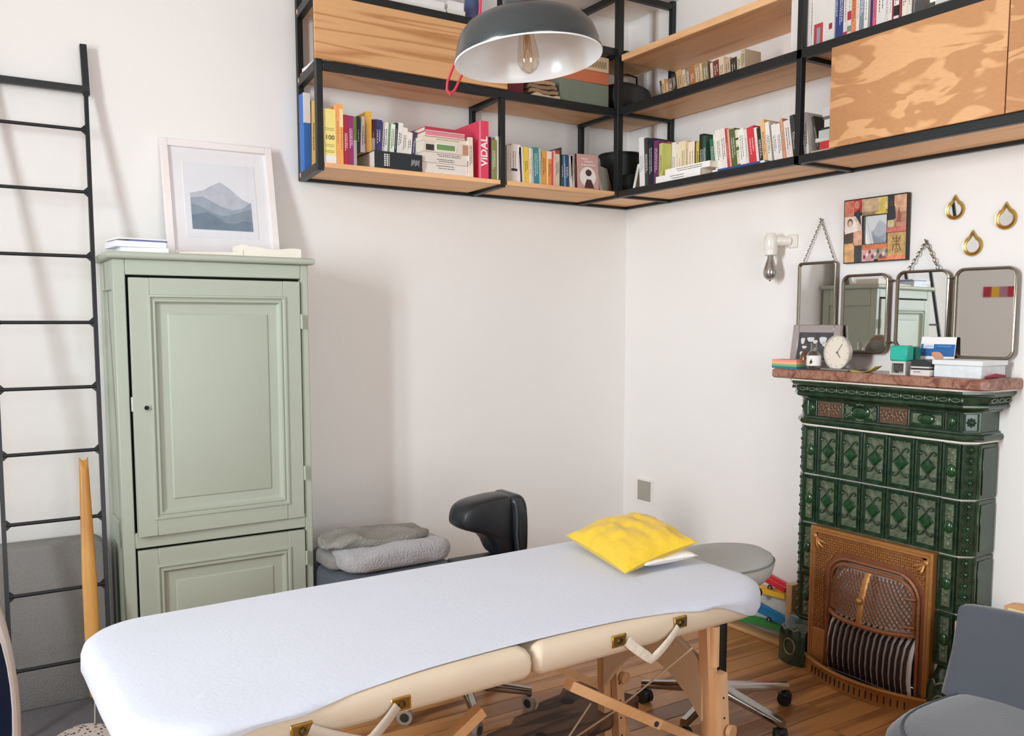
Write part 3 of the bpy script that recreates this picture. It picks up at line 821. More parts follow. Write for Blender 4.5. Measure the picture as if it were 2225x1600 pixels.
# ------------------------------------------------------------------ sage green cupboard
SAGE = M('#b1b9aa', 0.5, bump=(25, .08), var=(3, .03), name='sage_green_paint')
GAPSHADE = M('#11130f', 0.9, name='gap_shade')  # near-black colour stands in for the shade inside the cupboard
cup = thing('cupboard', 'tall sage green painted cupboard with two panelled doors', 'cupboard', (0.87, 3.72, 0))
x0, x1, yf, yb, zt = 0.498, 1.245, 3.56, 3.90, 1.733
def cp(name, a, b, ch=.003, m=SAGE, par=None): return MB().box(a, b, ch).build(name, m, par or cup)
# carcass: stiles, rails, recessed side panels
cp('front_stile', (x0, yf, 0), (.541, yf+.045, zt)); cp('front_stile', (1.214, yf, 0), (x1, yf+.045, zt))
cp('top_rail', (.541, yf, 1.675), (1.214, yf+.03, zt)); cp('middle_rail', (.541, yf, .628), (1.214, yf+.03, .688)); cp('bottom_rail', (.541, yf, 0), (1.214, yf+.03, .10))
for xs, xe, nm in ((x0, x0+.022, 'l'), (x1-.022, x1, 'r')):
    cp('rear_stile', (xs, yb-.05, 0), (xe, yb, zt)); cp('side_rail', (xs, yf+.045, 1.62), (xe, yb-.05, zt)); cp('side_rail', (xs, yf+.045, .62), (xe, yb-.05, .72)); cp('side_rail', (xs, yf+.045, 0), (xe, yb-.05, .12))
    xm = xs+.010 if nm == 'l' else xs+.002
    cp('side_panel', (xm, yf+.045, .72), (xm+.009, yb-.05, 1.62), .001); cp('side_panel', (xm, yf+.045, .12), (xm+.009, yb-.05, .62), .001)
cp('back_board', (x0+.022, yb-.012, .02), (x1-.022, yb, zt), .001)
cp('interior_shelf', (x0+.03, yf+.035, .60), (x1-.03, yb-.02, .62), .001, GAPSHADE)
# overhanging rounded top
tp = MB(); pr = []
for k in range(9):
    a = -math.pi/2 + math.pi*k/8; pr.append((.0135*math.cos(a), .0135*math.sin(a)))
ring = []
for d, z in pr:
    o_ = .006 + d
    ring.append([(x0-.006-o_, yf-.008-o_, 1.7466+z), (x1+.006+o_, yf-.008-o_, 1.7466+z), (x1+.006+o_, yb, 1.7466+z), (x0-.006-o_, yb, 1.7466+z)])
tp.rings(ring); tp.build('top_board', SAGE, cup)
MB().box((x0+.02, yf+.031, .11), (x1-.025, yf+.034, zt-.02)).build('shade_sheet', GAPSHADE, cup)  # added black sheet, paints the shade seen through the door gaps
def cup_door(nm, xa, xb, za, zb, swing, hinge_z):
    """framed door with a bolection moulding and a raised field, hinged on the right"""
    W, H = xb-xa, zb-za
    piv = Vector((xb, yf-.004, za))
    d = bpy.data.objects.new('door', None); COL.objects.link(d); d.parent = cup
    d.location = piv - cup.location; d.rotation_euler = (0, 0, swing)
    mbx = lambda: MB(Matrix.Translation((-W, 0, 0)))     # local: x 0..W, y 0 front, z 0..H
    st = .072
    fr = mbx(); fr.box((0, -.006, 0), (st, .016, H), .002); fr.box((W-st, -.006, 0), (W, .016, H), .002)
    fr.box((st, -.006, 0), (W-st, .016, st), .002); fr.box((st, -.006, H-st), (W-st, .016, H), .002)
    fr.build('door_frame', SAGE, d, world=False)
    def loop(ins, dep): return [(ins, dep, ins), (W-ins, dep, ins), (W-ins, dep, H-ins), (ins, dep, H-ins)]
    mo = mbx()
    prof = [(st-.010, -.0062), (st-.008, -.012), (st-.001, -.013), (st+.003, -.006), (st+.007, -.004), (st+.010, -.0095), (st+.016, -.0095), (st+.020, -.001), (st+.026, .005), (st+.030, .006)]
    mo.rings([loop(a, b) for a, b in prof], cap0=False, cap1=False); mo.build('door_moulding', SAGE, d, world=False, angle=25)
    pn = mbx(); i0 = st+.028
    pn.rings([loop(i0, .006), loop(i0+.034, .006), loop(i0+.039, .0015), loop(i0+.040, .0012)], cap0=False, cap1=True); pn.build('raised_field', SAGE, d, world=False, angle=20)
    for hz in hinge_z:
        h = MB(); h.cyl((.004, -.010, hz-za-.03), (.004, -.010, hz-za+.03), .0055, n=10); h.build('hinge', SAGE, d, world=False)
    return d, W
dr, W_ = cup_door('upper', .548, 1.207, .676, 1.664, R(1.6), (1.50, .865))
MB(Matrix.Translation((-W_, 0, 0))).cyl((.045, -.006, .498), (.045, -.010, .498), .014, n=16).build('keyhole_plate', SAGE, dr, world=False)
MB(Matrix.Translation((-W_, 0, 0))).cyl((.045, -.010, .498), (.045, -.014, .498), .0085, n=14).cyl((.047, -.014, .498), (.047, -.022, .498), .004, n=8).build('lock_knob', M('#141412', .25, .6), dr, world=False)
MB(Matrix.Translation((-W_, 0, 0))).box((-.006, -.004, .485), (.0, .010, .54), .001).build('latch_plate', M('#cfcdc2', .4, .4), dr, world=False)
cup_door('lower', .548, 1.207, .104, .620, R(.4), (.50, .20))

# things on the cupboard
ZK = 1.7604
g = 'papers on the left of the cupboard top'
MB().box((.530, 3.57, ZK), (.70, 3.76, ZK+.018)).top('paper_stack', M('#f2f3f8', .7), 'lower white paper stack on the left of the cupboard top', 'paper', g)
MB(Matrix.Translation((.60, 3.66, 0)) @ Matrix.Rotation(R(5), 4, 'Z')).box((-.095, -.095, ZK+.0185), (.085, .085, ZK+.040)).top('paper_stack', M('#eceffa', .7), 'upper white paper stack on the left of the cupboard top', 'paper', g)
b_ = MB(Matrix.Translation((.60, 3.66, 0)) @ Matrix.Rotation(R(7), 4, 'Z')).box((-.05, -.093, ZK+.0405), (.088, .08, ZK+.046))
b_.top('booklet', M('#5d6a9c', .6), 'thin blue-edged booklet on top of the white papers', 'booklet', g)
MB(Matrix.Translation((.60, 3.66, 0)) @ Matrix.Rotation(R(8), 4, 'Z')).box((-.09, -.09, ZK+.0465), (.085, .08, ZK+.052)).top('paper_sheet', WHITE, 'single white sheet above the blue-edged booklet', 'paper', g)
# leaning picture
pf = thing('framed_picture', 'white framed watercolour of blue grey hills leaning on the wall', 'picture', (.972, 3.79, ZK+.001), rot=(R(-12), 0, R(-1)))
fw, fh, b = .462, .505, .030
fr = MB()
for (a, c) in (((-fw/2, -.010, 0), (-fw/2+b, .012, fh)), ((fw/2-b, -.010, 0), (fw/2, .012, fh)), ((-fw/2+b, -.010, 0), (fw/2-b, .012, b)), ((-fw/2+b, -.010, fh-b), (fw/2-b, .012, fh))): fr.box(a, c, .002)
fr.build('frame', M('#efe9e7', .5), pf, world=False)
MB().box((-fw/2+b, .004, b), (fw/2-b, .010, fh-b)).build('mount', M('#f4f3f6', .8), pf, world=False)
MB().box((-.148, .0022, .09), (.148, .0042, .415)).build('painting_sheet', M('#eceef4', .8, var=(8, .03)), pf, world=False)
def hill(pts, col, dpt):
    mbh = MB(); poly = [(-.125, .125)] + [(p[0]*.25-.125, .125+p[1]*.25) for p in pts] + [(.125, .125)]
    mbh.prism(poly, 'y', dpt, dpt+.0004); mbh.build('painted_hill', M(col, .85, var=(18, .14)), pf, world=False)
hill([(0, .62), (.22, .68), (.34, .76), (.5, .84), (.66, .74), (.85, .56), (1, .50)], '#c5cad6', .0018)
hill([(0, .54), (.2, .57), (.3, .52), (.48, .42), (.66, .36), (.85, .40), (1, .52)], '#a3aebd', .0014)
hill([(0, .44), (.15, .40), (.32, .30), (.5, .25), (.66, .28), (.82, .34), (1, .40)], '#8b9bab', .0010)
hill([(0, .24), (.25, .30), (.42, .22), (.55, .13), (.7, .12), (.85, .18), (1, .17)], '#75889a', .0006)
MB().box((-fw/2+b+.001, -.002, b+.001), (fw/2-b-.001, -.0005, fh-b-.001)).build('glazing', glass('picture_glass', gloss=.01, edge=.25), pf, world=False)
# open book lying on the cupboard
ob = thing('open_book', 'thick old book lying open face up before the leaning picture', 'book', (1.0, 3.62, ZK))
def half(xa, xb, hs, name):
    mbh = MB()
    top_ = [(xa+(xb-xa)*k/10, hs(k/10)) for k in range(11)]
    poly = [(xa, ZK+.0015)] + [(p[0], ZK+.0015+p[1]) for p in top_] + [(xb, ZK+.0015)]
    mbh.prism(poly, 'y', 3.568, 3.735); mbh.build(name, M('#efe9dd', .8, bump=(250, .3)), ob)
half(.985, 1.222, lambda t: .034+.014*max(0, 1-t*9)+.004*math.sin(t*9), 'page_block')
half(.742, .983, lambda t: .006+.008*t+.010*max(0, (t-.75)*4)**2, 'page_block')
MB().box((.735, 3.562, ZK), (1.232, 3.742, ZK+.0014)).build('cover', M('#a79d8c', .7), ob)

# ------------------------------------------------------------------ ladder leaning on the wall
LAD = M('#121518', .45, .0, name='ladder_steel')
lad = thing('ladder', 'black metal ladder with thin rungs leaning on the wall left of the cupboard', 'ladder', (.27, 3.45, 0))
def lp(x, z): return Vector((x, 3.43 + .1855*z, z))
def lxr(z): return .418 + .0225*z
def lxl(z): return .100 + .010*z
rz = [.262, .521, .771, 1.017, 1.253, 1.4965, 1.750, 2.000, 2.245]
zt_ = 2.415
for f in (lxl, lxr): MB().bar(lp(f(0), .0095), lp(f(zt_), zt_), .020, .0145, up=(1, 0, 0)).build('side_rail', LAD, lad)
for z in rz:
    z_ = z
    r_ = MB(); r_.cyl(lp(lxl(z)+.006, z), lp(lxr(z)-.006, z), .0068, n=10)
    for xx, sg in ((lxl(z)+.006, 1), (lxr(z)-.006, -1)):
        r_.bar(lp(xx, z-.016), lp(xx+sg*.014, z-.003), .008, .006, up=(0, 1, 0)); r_.bar(lp(xx, z+.016), lp(xx+sg*.014, z+.003), .008, .006, up=(0, 1, 0))
    r_.build('rung', LAD, lad)
MB().bar(lp(lxl(zt_), zt_-.01), lp(lxr(zt_)+.012, zt_-.01), .022, .026).build('top_bar', LAD, lad)
for f in (lxl, lxr): MB().bar((f(zt_)+.002, lp(0, zt_).y+.0, zt_-.03), (f(zt_)-.002, lp(0, zt_).y+.012, zt_+.165), .024, .022, up=(0, 1, 0)).build('hook_upright', LAD, lad)
# tapered wooden shoehorn-like trough hung on a rung
sh = thing('long_shoehorn', 'long ochre wooden shoehorn hung on a ladder rung', 'shoehorn', (.37, 3.50, .14))
def horn(u, v):
    z = .985 - .85*v; wd = (.0155 + .0100*min(1, v/.5))*(1 if v < .8 else 1-(v-.8)*1.6); a = (u-.5)*math.pi*.95
    c = lp(.3755 - .012*v, z)
    return (c.x + wd*math.sin(a), c.y - .035 - .011*math.cos(a)+.004, z + (.010*abs(u-.5)*2 if v == 0 else 0))
mb = MB(); mb.grid(horn, 12, 24)
o = mb.build('horn_body', wood('ochre_wood', '#cf9a4e', '#b67f37', (6, 6, .8), 3, .4, bumps=.02), sh)
sm = o.modifiers.new('thick', 'SOLIDIFY'); sm.thickness = .004
c0 = lp(.3637, .135)
MB().tube([(c0.x, c0.y-.035, .16), (c0.x-.004, c0.y-.04, .09), (c0.x-.008, c0.y-.045, .02), (c0.x-.006, c0.y-.05, .004)], .0022, 6).build('cord', M('#e4ded6', .8), sh)
MB().box((-.62, 2.74, .0005), (.455, 3.735, .0085), .003).top('rug', M('#77757a', .95, bump=(180, .5), var=(7, .06)), 'flat grey rug on the floor below the ladder', 'rug')
# grey upholstered panel behind the ladder
mb = MB()
def gp(ins, d): return [(p[0], 0, p[1]) for p in rrect(.80-2*ins, .642-2*ins, .06-ins*.5, 6, .072, .321)]
mb.rings([[(p[0], 3.80+yy, p[2]) for p in gp(i_, 0)] for i_, yy in ((.012, -.060), (.003, -.055), (0, -.045), (0, .07), (.006, .078))])
mb.top('headboard', M('#8d8c8a', .9, bump=(160, .5), var=(5, .06)), 'grey fabric covered panel standing behind the ladder', 'headboard')
# white fan heater at the left edge
fan = thing('tower_fan', 'white tower fan with a dark blue oval opening at the left edge', 'fan', (-.02, 2.72, 0))
def oval(w_, h_, cz, y_, n=32, cx=-.02): return [(cx+w_*math.cos(2*math.pi*k/n), y_, cz+h_*math.sin(2*math.pi*k/n)*(1 if True else 1)) for k in range(n)]
FW = M('#ddd5d0', .35, name='fan_shell')
f_ = MB(); f_.rings([oval(.108, .390, .43, 2.66), oval(.118, .40, .43, 2.68), oval(.118, .40, .43, 2.80), oval(.10, .37, .43, 2.82)], cap0=False, cap1=True)
f_.rings([oval(.108, .390, .43, 2.66), oval(.100, .33, .45, 2.655), oval(.096, .325, .45, 2.67)], cap0=False, cap1=False); f_.build('fan_shell', FW, fan)
f_ = MB(); f_.rings([oval(.096, .325, .45, 2.665), oval(.088, .315, .45, 2.69), oval(.06, .27, .45, 2.72)], cap0=False, cap1=True); f_.build('fan_opening', M('#141b2c', .25, spec=.7), fan)
MB().lathe([(.001, 0), (.12, 0), (.125, .01), (.11, .03), (.085, .05), (.001, .05)], 28, (-.02, 2.74, .0095)).build('fan_base', FW, fan)
# speckled pouf under the left end of the table
mb = MB(); mb.ball((.27, 2.88, .1345), (.14, .14, .125), 28, 14)
sp, nt, bb_ = newmat('speckled_felt'); tc = N(nt, 'ShaderNodeTexCoord'); vo = N(nt, 'ShaderNodeTexVoronoi', Scale=70.0); nt.links.new(tc.outputs['Object'], vo.inputs['Vector'])
rp = N(nt, 'ShaderNodeValToRGB'); rp.color_ramp.elements[0].position = .28; rp.color_ramp.elements[0].color = hexc('#4c3a38'); rp.color_ramp.elements[1].position = .36; rp.color_ramp.elements[1].color = hexc('#e9e2df')
nt.links.new(vo.outputs['Distance'], rp.inputs['Fac']); nt.links.new(rp.outputs['Color'], bb_.inputs['Base Color']); bb_.inputs['Roughness'].default_value = .9
mb.top('pouf', sp, 'white pouf speckled with dark dots at the foot of the ladder', 'pouf')

# ------------------------------------------------------------------ massage table
TA = R(1.5)
tab = thing('massage_table', 'beige portable massage table on beech legs', 'massage table', (1.126, 2.075, 0), TA)
HL, HW = .902, .385
VINYL = M('#d3c2ab', .5, bump=(140, .05), name='beige_vinyl')
def outline(hl, hw, r, n=10):
    return rrect(2*hl, 2*hw, r, n)
def pad(xa, xb, left):
    """one half of the folding top: rounded only at its outer end"""
    def ol(ins):
        w_, h_ = xb-xa-2*ins, 2*(HW-ins); rr = max(.17-ins, .02); pts = []
        for sx, sy, a0 in ((1, 1, 0), (-1, 1, 90), (-1, -1, 180), (1, -1, 270)):
            r_ = rr if (sx < 0) == left else .02
            for i in range(9):
                a = R(a0+90*i/8); pts.append(((xa+xb)/2+sx*(w_/2-r_)+r_*math.cos(a), sy*(h_/2-r_)+r_*math.sin(a)))
        return pts
    prof = [(.05, .724), (.025, .721), (.010, .713), (.002, .698), (0, .680), (.001, .662), (.008, .648), (.022, .641), (.06, .640)]
    mb = MB(); mb.rings([[(p[0], p[1], z) for p in ol(i_)] for i_, z in prof]); return mb
pad(-HL, -.003, True).build('cushion', VINYL, tab, world=False); pad(.003, HL, False).build('cushion', VINYL, tab, world=False)
# wooden frames below the two cushions
for xa, xb in ((-HL+.06, -.006), (.006, HL-.06)):
    f_ = MB(); f_.box((xa, -HW+.11, .600), (xb, -HW+.13, .6395)); f_.box((xa, HW-.13, .600), (xb, HW-.11, .6395))
    f_.box((xa, -HW+.13, .600), (xa+.02, HW-.13, .6395)); f_.box((xb-.02, -HW+.13, .600), (xb, HW-.13, .6395)); f_.build('frame_rail', BEECH_X, tab, world=False)
def leg_end(sx):
    """legs, arch panel, struts and cables of one end; sx = +1 right end, -1 left end"""
    X = .634*sx
    for yy, nm in ((-.335, 'n'), (.125, 'f')):
        L = MB(); L.bar((X, yy, .638), (X+.03*sx, yy-.012*(1 if nm == 'n' else -1), .05), .036, .034, up=(0, 1, 0)); L.cyl((X+.012, yy-.017, .638), (X+.012, yy-.017, .52), .016, n=12)
        lg = L.build('leg', BEECH, tab, world=False)
        e = MB(); e.bar((X+.028*sx, yy-.028, .50), (X+.058*sx, yy-.036, 0.0), .030, .028, up=(0, 1, 0)); ex = e.build('leg_extension', BEECH, tab, world=False)
        h = MB()
        for k in range(6): h.cyl((X+.028*sx+.006*k*sx*.6, yy-.041-.0010*k, .43-.06*k), (X+.028*sx+.006*k*sx*.6, yy-.0445-.0010*k, .43-.06*k), .0035, n=8)
        h.build('peg_hole', DARKINK, tab, world=False)
        MB().cyl((X+.036*sx, yy+.0, .56), (X+.036*sx, yy+.0, .50), .004, n=8).build('locking_rod', M('#3a302c', .3, .8), tab, world=False)
        kn = MB(); kn.cyl((X+.045*sx, yy-.05, .33), (X+.048*sx, yy-.064, .33), .019, .021, n=16); kn.build('leg_knob', BEECH, tab, world=False)
    arch = [(-.33, .522), (-.33, .353), (-.27, .41), (-.20, .452), (-.141, .47), (-.057, .463), (0, .43), (.054, .372), (.108, .30), (.108, .50), (.09, .56), (.02, .638), (-.10, .638), (-.199, .58)]
    MB().prism(arch, 'x', X-.010, X+.008).build('arch_panel', M('#cdb08e', .5, var=(6, .04)), tab, world=False)
    for yy in (-.345, .14):
        s_ = MB(); s_.bar((.13*sx, yy, .585), (.44*sx, yy, .40), .026, .030, up=(0, 1, 0)); s_.build('strut', BEECH_X, tab, world=False)
        s_ = MB(); s_.bar((.40*sx, yy+.022, .425), (.74*sx, yy+.020, .225), .024, .028, up=(0, 1, 0)); s_.build('strut', BEECH_X, tab, world=False)
        MB().cyl((.42*sx, yy-.012, .41), (.42*sx, yy-.018, .41), .008, n=10).build('strut_bolt', DARKINK, tab, world=False)
    c = MB(); c.tube([(.53*sx, -.38, .605), (.46*sx, -.15, .36), (.39*sx, .10, .13)], .0028, 6); c.build('cable', M('#cdb79a', .7), tab, world=False)
    c = MB(); c.tube([(.02*sx, -.20, .14), (.24*sx, -.10, .215), (.50*sx, .02, .305)], .003, 6); c.build('cable', M('#cdb79a', .7), tab, world=False)
leg_end(1); leg_end(-1)
# brass corner latches and carrying straps on the near side
def latch(x, z):
    l = MB(); l.box((x-.024, -HW-.0035, z-.016), (x+.024, -HW+.004, z+.016), .002); o_ = l.build('latch_plate', BRASS, tab, world=False)
    l = MB(); l.box((x-.019, -HW-.0046, z-.011), (x+.019, -HW-.0036, z+.011)); l.build('latch_recess', M('#8f7446', .35, .9), tab, world=False)
    l = MB(); l.tube([(x+.007*math.cos(t), -HW-.006, z+.007*math.sin(t)) for t in [k*.7854 for k in range(8)]], .002, 6, closed=True); l.build('latch_ring', M('#5e4d2c', .3, .9), tab, world=False)
for x, z in ((-.583, .672), (-.359, .672), (.262, .684), (.479, .690)): latch(x, z)
STRAP = M('#d9cfbf', .35, bump=(60, .3), name='strap_vinyl')
def strap(xa, xb, drop, kx):
    pts = []
    for k in range(13):
        t = k/12; x = xa+(xb-xa)*t
        z = .672+.008*(xa > 0) - drop*(1-abs(t-kx)/(kx if t < kx else 1-kx))**.9
        pts.append((x, -HW-.006-.012*math.sin(math.pi*t), z))
    mb = MB(); mb.tube(pts, .013, 8, ry=.004, up=(0, 0, 1)); return mb
strap(-.568, -.37, .058, .62).build('carry_strap', M('#b7a898', .4), tab, world=False); strap(.284, .465, .062, .42).build('carry_strap', STRAP, tab, world=False)
# white fitted sheet draped over the top
SHEET = M('#c6cad6', .92, bump=(90, .10), var=(4, .015), sheen=.25, name='white_terry_sheet')
sm_, nt, b2 = newmat('white_terry'); 
def hem(p):
    u = p[0]/HL; side = p[1] < 0
    if side:
        h = .7125 - .012*abs(u)**1.3 + .002*math.sin(u*11)
        a, b = (.66, .90) if u > 0 else (.74, .95)
        t = min(1, max(0, (abs(u)-a)/(b-a))); t = t*t*(3-2*t)
        h = h*(1-t) + .645*t
    else: h = .68 - .035*min(1, max(0, abs(u)-.7)/.25)
    return max(h, .642)
mb = MB(); base = outline(HL, HW, .17, 24)
# densify the long sides
dense = []
for i, p in enumerate(base):
    q = base[(i+1) % len(base)]; dense.append(p); d_ = math.hypot(q[0]-p[0], q[1]-p[1]); n_ = int(d_/.03)
    for k in range(1, n_): dense.append((p[0]+(q[0]-p[0])*k/n_, p[1]+(q[1]-p[1])*k/n_))
def offs(p, d):
    # outward offset from the rounded rectangle
    cx = max(-HL+.17, min(HL-.17, p[0])); cy = max(-HW+.17, min(HW-.17, p[1]))
    v = Vector((p[0]-cx, p[1]-cy));
    if v.length < 1e-6: return p
    v.normalize(); return (p[0]+v.x*d, p[1]+v.y*d)
rings_ = []
inn = [offs(p, -.165) for p in dense]
for f_ in (1.0, .8, .6, .4, .2):
    rings_.append([(q[0]*(1-f_*(HW-.165)/(HL-.165)), q[1]*(1-f_), .7285) for q in inn])
def ret(p, d, z):
    # near the middle of the near side the hem rides up on to the crown of the cushion
    r_ = .034*max(0, 1-(abs(p[0]/HL)/.62)**2) if p[1] < -HW+.02 else 0
    if d > -r_ and r_ > .001:
        d = -r_; zc = [(-.05, .7275), (-.025, .7245), (-.010, .7165), (0, .705)]
        for (a, za), (b, zb) in zip(zc, zc[1:]):
            if a <= d <= b: z = za+(zb-za)*(d-a)/(b-a)
    return (*offs(p, d), z)
def wr(x, y): return .0010*nz(x*6, y*6, 1.3)
for d, z in ((-.165, .7285), (-.12, .7287), (-.07, .7285), (-.035, .727), (-.014, .7225), (-.0015, .7135)):
    rings_.append([ret(p, d, z + wr(*p)) for p in dense])
for t in (.25, .5, .75, 1.0):
    rr_ = []
    for p in dense:
        h = hem(p); z = .7135+(h-.7135)*t
        d = .004 + .003*nz(p[0]*9, p[1]*9, 2)*t + (.002*t if h < .68 else 0) - (.010*max(0, (.680-z))/.04 if z < .66 else 0)
        rr_.append(ret(p, d, z))
    rings_.append(rr_)
mb.rings(rings_, cap0=False, cap1=False)

tm = wm(tab); mb.v = [tm @ v for v in mb.v]
o = mb.top('fitted_sheet', SHEET, 'white terry fitted sheet stretched over the massage table', 'sheet', angle=80)
bm = bmesh.new(); bm.from_mesh(o.data); bmesh.ops.remove_doubles(bm, verts=bm.verts, dist=.0005); bm.to_mesh(o.data); bm.free()

# pillows on the table
def cushion(corners, thick, mat, name, label, cat, seed, base_z, n=28, pinch=.86, wrinkle=.008, parts=None):
    A, B, C, D = [Vector(c) for c in corners]
    def P(u, v, s):
        # pull the edges in between the corners
        uu, vv = u, v
        e = 4*u*(1-u); f = 4*v*(1-v)
        uu = .5+(u-.5)*(1-.10*f*(abs(2*u-1))**2*1.0); vv = .5+(v-.5)*(1-.10*e*(abs(2*v-1))**2)
        p = (A*(1-uu)+B*uu)*(1-vv) + (D*(1-uu)+C*uu)*vv
        h = thick*.5*(max(0, e)**.42)*(max(0, f)**.42)
        w_ = wrinkle*(nz(u*5+seed, v*5, seed)+.6*nz(u*11, v*3+seed, seed*2)+.5*nz(u*4, v*15, seed))*(e*f)**.35
        z = p.z + (h + w_ if s > 0 else -h*.8)
        return (p.x, p.y, max(z, base_z))
    mb = MB()
    top_ = [[P(i/n, j/n, 1) for i in range(n+1)] for j in range(n+1)]
    bot_ = [[P(i/n, j/n, -1) for i in range(n+1)] for j in range(n+1)]
    m = n+1
    for G, fl in ((top_, False), (bot_, True)):
        mb.add([p for r in G for p in r], [(j*m+i, j*m+i+1, (j+1)*m+i+1, (j+1)*m+i) for j in range(n) for i in range(n)], flip=fl)
    return mb
YEL = M('#e0bb2c', .8, bump=(28, .5), var=(5, .04), sheen=.2, name='yellow_cotton')
WP = M('#ece8e4', .8, bump=(50, .4), name='white_cotton')
ZP = .7310
pw_ = cushion([(1.76, 2.25, .757), (1.925, 2.26, .765), (1.938, 1.965, .766), (1.735, 1.985, .760)], .065, WP, '', '', '', 3.0, ZP)
pw_.top('pillow', WP, 'white pillow sticking out from under the yellow one', 'pillow', 'pillows at the head of the table', angle=180)
py_ = cushion([(1.730, 2.395, .768), (1.992, 2.325, .824), (1.922, 1.952, .815), (1.655, 1.985, .748)], .110, YEL, '', '', '', 8.0, ZP+.003, wrinkle=.016)
for i_, v in enumerate(py_.v):      # keep it above the white pillow
    pass
py_.top('pillow', YEL, 'yellow pillow lying on the head end of the massage table', 'pillow', 'pillows at the head of the table', angle=180)

# ------------------------------------------------------------------ rolling stools
def star_base(t, c, rad, ang0, seat_z, dark, col_r=.024, arm_z=(.105, .075)):
    cx, cy = c
    MB().cyl((cx, cy, .06), (cx, cy, .14), .032, .028, 20).build('hub', CHROME, t)
    MB().cyl((cx, cy, .14), (cx, cy, seat_z-.10), col_r, n=18).build('gas_cylinder', BLACK if dark else CHROME, t)
    MB().cyl((cx, cy, seat_z-.10), (cx, cy, seat_z-.0005), col_r*.6, n=14).build('piston', CHROME, t)
    for k in range(5):
        a = ang0+k*2*math.pi/5; d = Vector((math.cos(a), math.sin(a), 0))
        p0 = Vector((cx, cy, arm_z[0]))+d*.02; p1 = Vector((cx, cy, arm_z[1]))+d*rad
        s_ = d.cross(Vector((0, 0, 1)))
        mb = MB()
        r0 = [p0+s_*.019+Vector((0, 0, .008)), p0+s_*.012+Vector((0, 0, .018)), p0-s_*.012+Vector((0, 0, .018)), p0-s_*.019+Vector((0, 0, .008)), p0-s_*.019-Vector((0, 0, .022)), p0+s_*.019-Vector((0, 0, .022))]
        r1 = [p1+s_*.014+Vector((0, 0, .006)), p1+s_*.009+Vector((0, 0, .013)), p1-s_*.009+Vector((0, 0, .013)), p1-s_*.014+Vector((0, 0, .006)), p1-s_*.014-Vector((0, 0, .012)), p1+s_*.014-Vector((0, 0, .012))]
        mb.rings([r0, r1]); ar = mb.build('base_arm', CHROME, t)
        wc = p1 - d*.012; wc.z = .027
        wd = Vector((math.cos(a+.9), math.sin(a+.9), 0))
        if dark:
            w_ = MB(); w_.cyl(wc-wd*.022, wc-wd*.004, .027, n=20).cyl(wc+wd*.004, wc+wd*.022, .027, n=20)
            w_.cyl(wc-wd*.006, wc+wd*.006, .012, n=10); w_.ball((wc.x, wc.y, .040), (.026, .026, .018), 14, 8); w_.cyl((wc.x, wc.y, .04), (p1.x-d.x*.012, p1.y-d.y*.012, p1.z), .007, n=8)
            w_.build('caster', BLACK, t)
        else:
            w_ = MB(); w_.cyl(wc-wd*.009, wc+wd*.009, .030, n=24); cw = w_.build('caster', M('#8d867c', .12, spec=.8), t)
            wc2 = wc.copy(); h = MB(); h.cyl(wc-wd*.0115, wc+wd*.0115, .017, n=18).cyl((wc.x, wc.y, .03), (wc.x, wc.y, p1.z), .009, n=10); h.build('caster_fork', M('#4a4c50', .25, .8), t)
st = thing('round_stool', 'rolling stool with a thick grey oval seat at the head of the table', 'stool', (2.42, 2.31, 0))
star_base(st, (2.405, 2.315), .30, R(128), .53, True)
GV = M('#b5b9b6', .6, bump=(120, .08), name='grey_seat_vinyl')
mb = MB(Matrix.Translation((2.395, 2.315, .585)) @ Matrix.Rotation(R(35), 4, 'Z') @ Matrix.Rotation(R(-6), 4, 'X'))
pr = [(.001, -.075), (.11, -.075), (.155, -.064), (.185, -.036), (.198, -.002), (.192, .028), (.165, .046), (.12, .055), (.06, .058), (.001, .058)]
mb.lathe(pr, 44); o = mb.build('seat', GV, st); 
MB(Matrix.Translation((2.395, 2.315, .585)) @ Matrix.Rotation(R(35), 4, 'Z') @ Matrix.Rotation(R(-6), 4, 'X')).tube([(.1985*math.cos(k*.1428), .1985*math.sin(k*.1428), .012) for k in range(44)], .003, 6, closed=True).build('seat_piping', M('#7d8180', .6), st)

sd = thing('saddle_stool', 'black padded saddle stool with chrome base behind the table', 'stool', (1.64, 2.90, 0))
star_base(sd, (1.60, 2.88), .265, R(-108), .557, False)
SB = M('#141a20', .32, bump=(150, .06), spec=.6, name='black_leather')
# saddle profile: a wide rolled shell seen from behind, with a second pad at its right edge
sil = [(1.585, .735), (1.598, .780), (1.637, .805), (1.70, .816), (1.765, .822), (1.815, .818), (1.832, .790), (1.828, .70), (1.822, .62), (1.815, .575), (1.76, .578), (1.735, .625), (1.695, .668), (1.635, .692), (1.597, .708)]
def sm_outline(pts, n=4):
    out = []; m = len(pts)
    for i in range(m):
        p0, p1, p2, p3 = pts[i-1], pts[i], pts[(i+1) % m], pts[(i+2) % m]
        for k in range(n):
            t = k/n
            out.append(tuple(.5*((2*p1[j])+(-p0[j]+p2[j])*t+(2*p0[j]-5*p1[j]+4*p2[j]-p3[j])*t*t+(-p0[j]+3*p1[j]-3*p2[j]+p3[j])*t**3) for j in (0, 1)))
    return out
def pillow_prism(out, y0, y1, edge, bul=.0):
    cx = sum(p[0] for p in out)/len(out); cz = sum(p[1] for p in out)/len(out)
    R_ = []
    for d, yy in ((.72, y0-bul), (.90, y0-bul*.6+.002), (.97, y0+edge*.25), (1.0, y0+edge), (1.0, y1-edge), (.97, y1-edge*.25), (.90, y1), (.72, y1+bul)):
        R_.append([(cx+(p[0]-cx)*d, yy, cz+(p[1]-cz)*d) for p in out])
    return MB().rings(R_)
pillow_prism(sm_outline(sil), 2.865, 2.985, .04, .012).build('seat_shell', SB, sd)
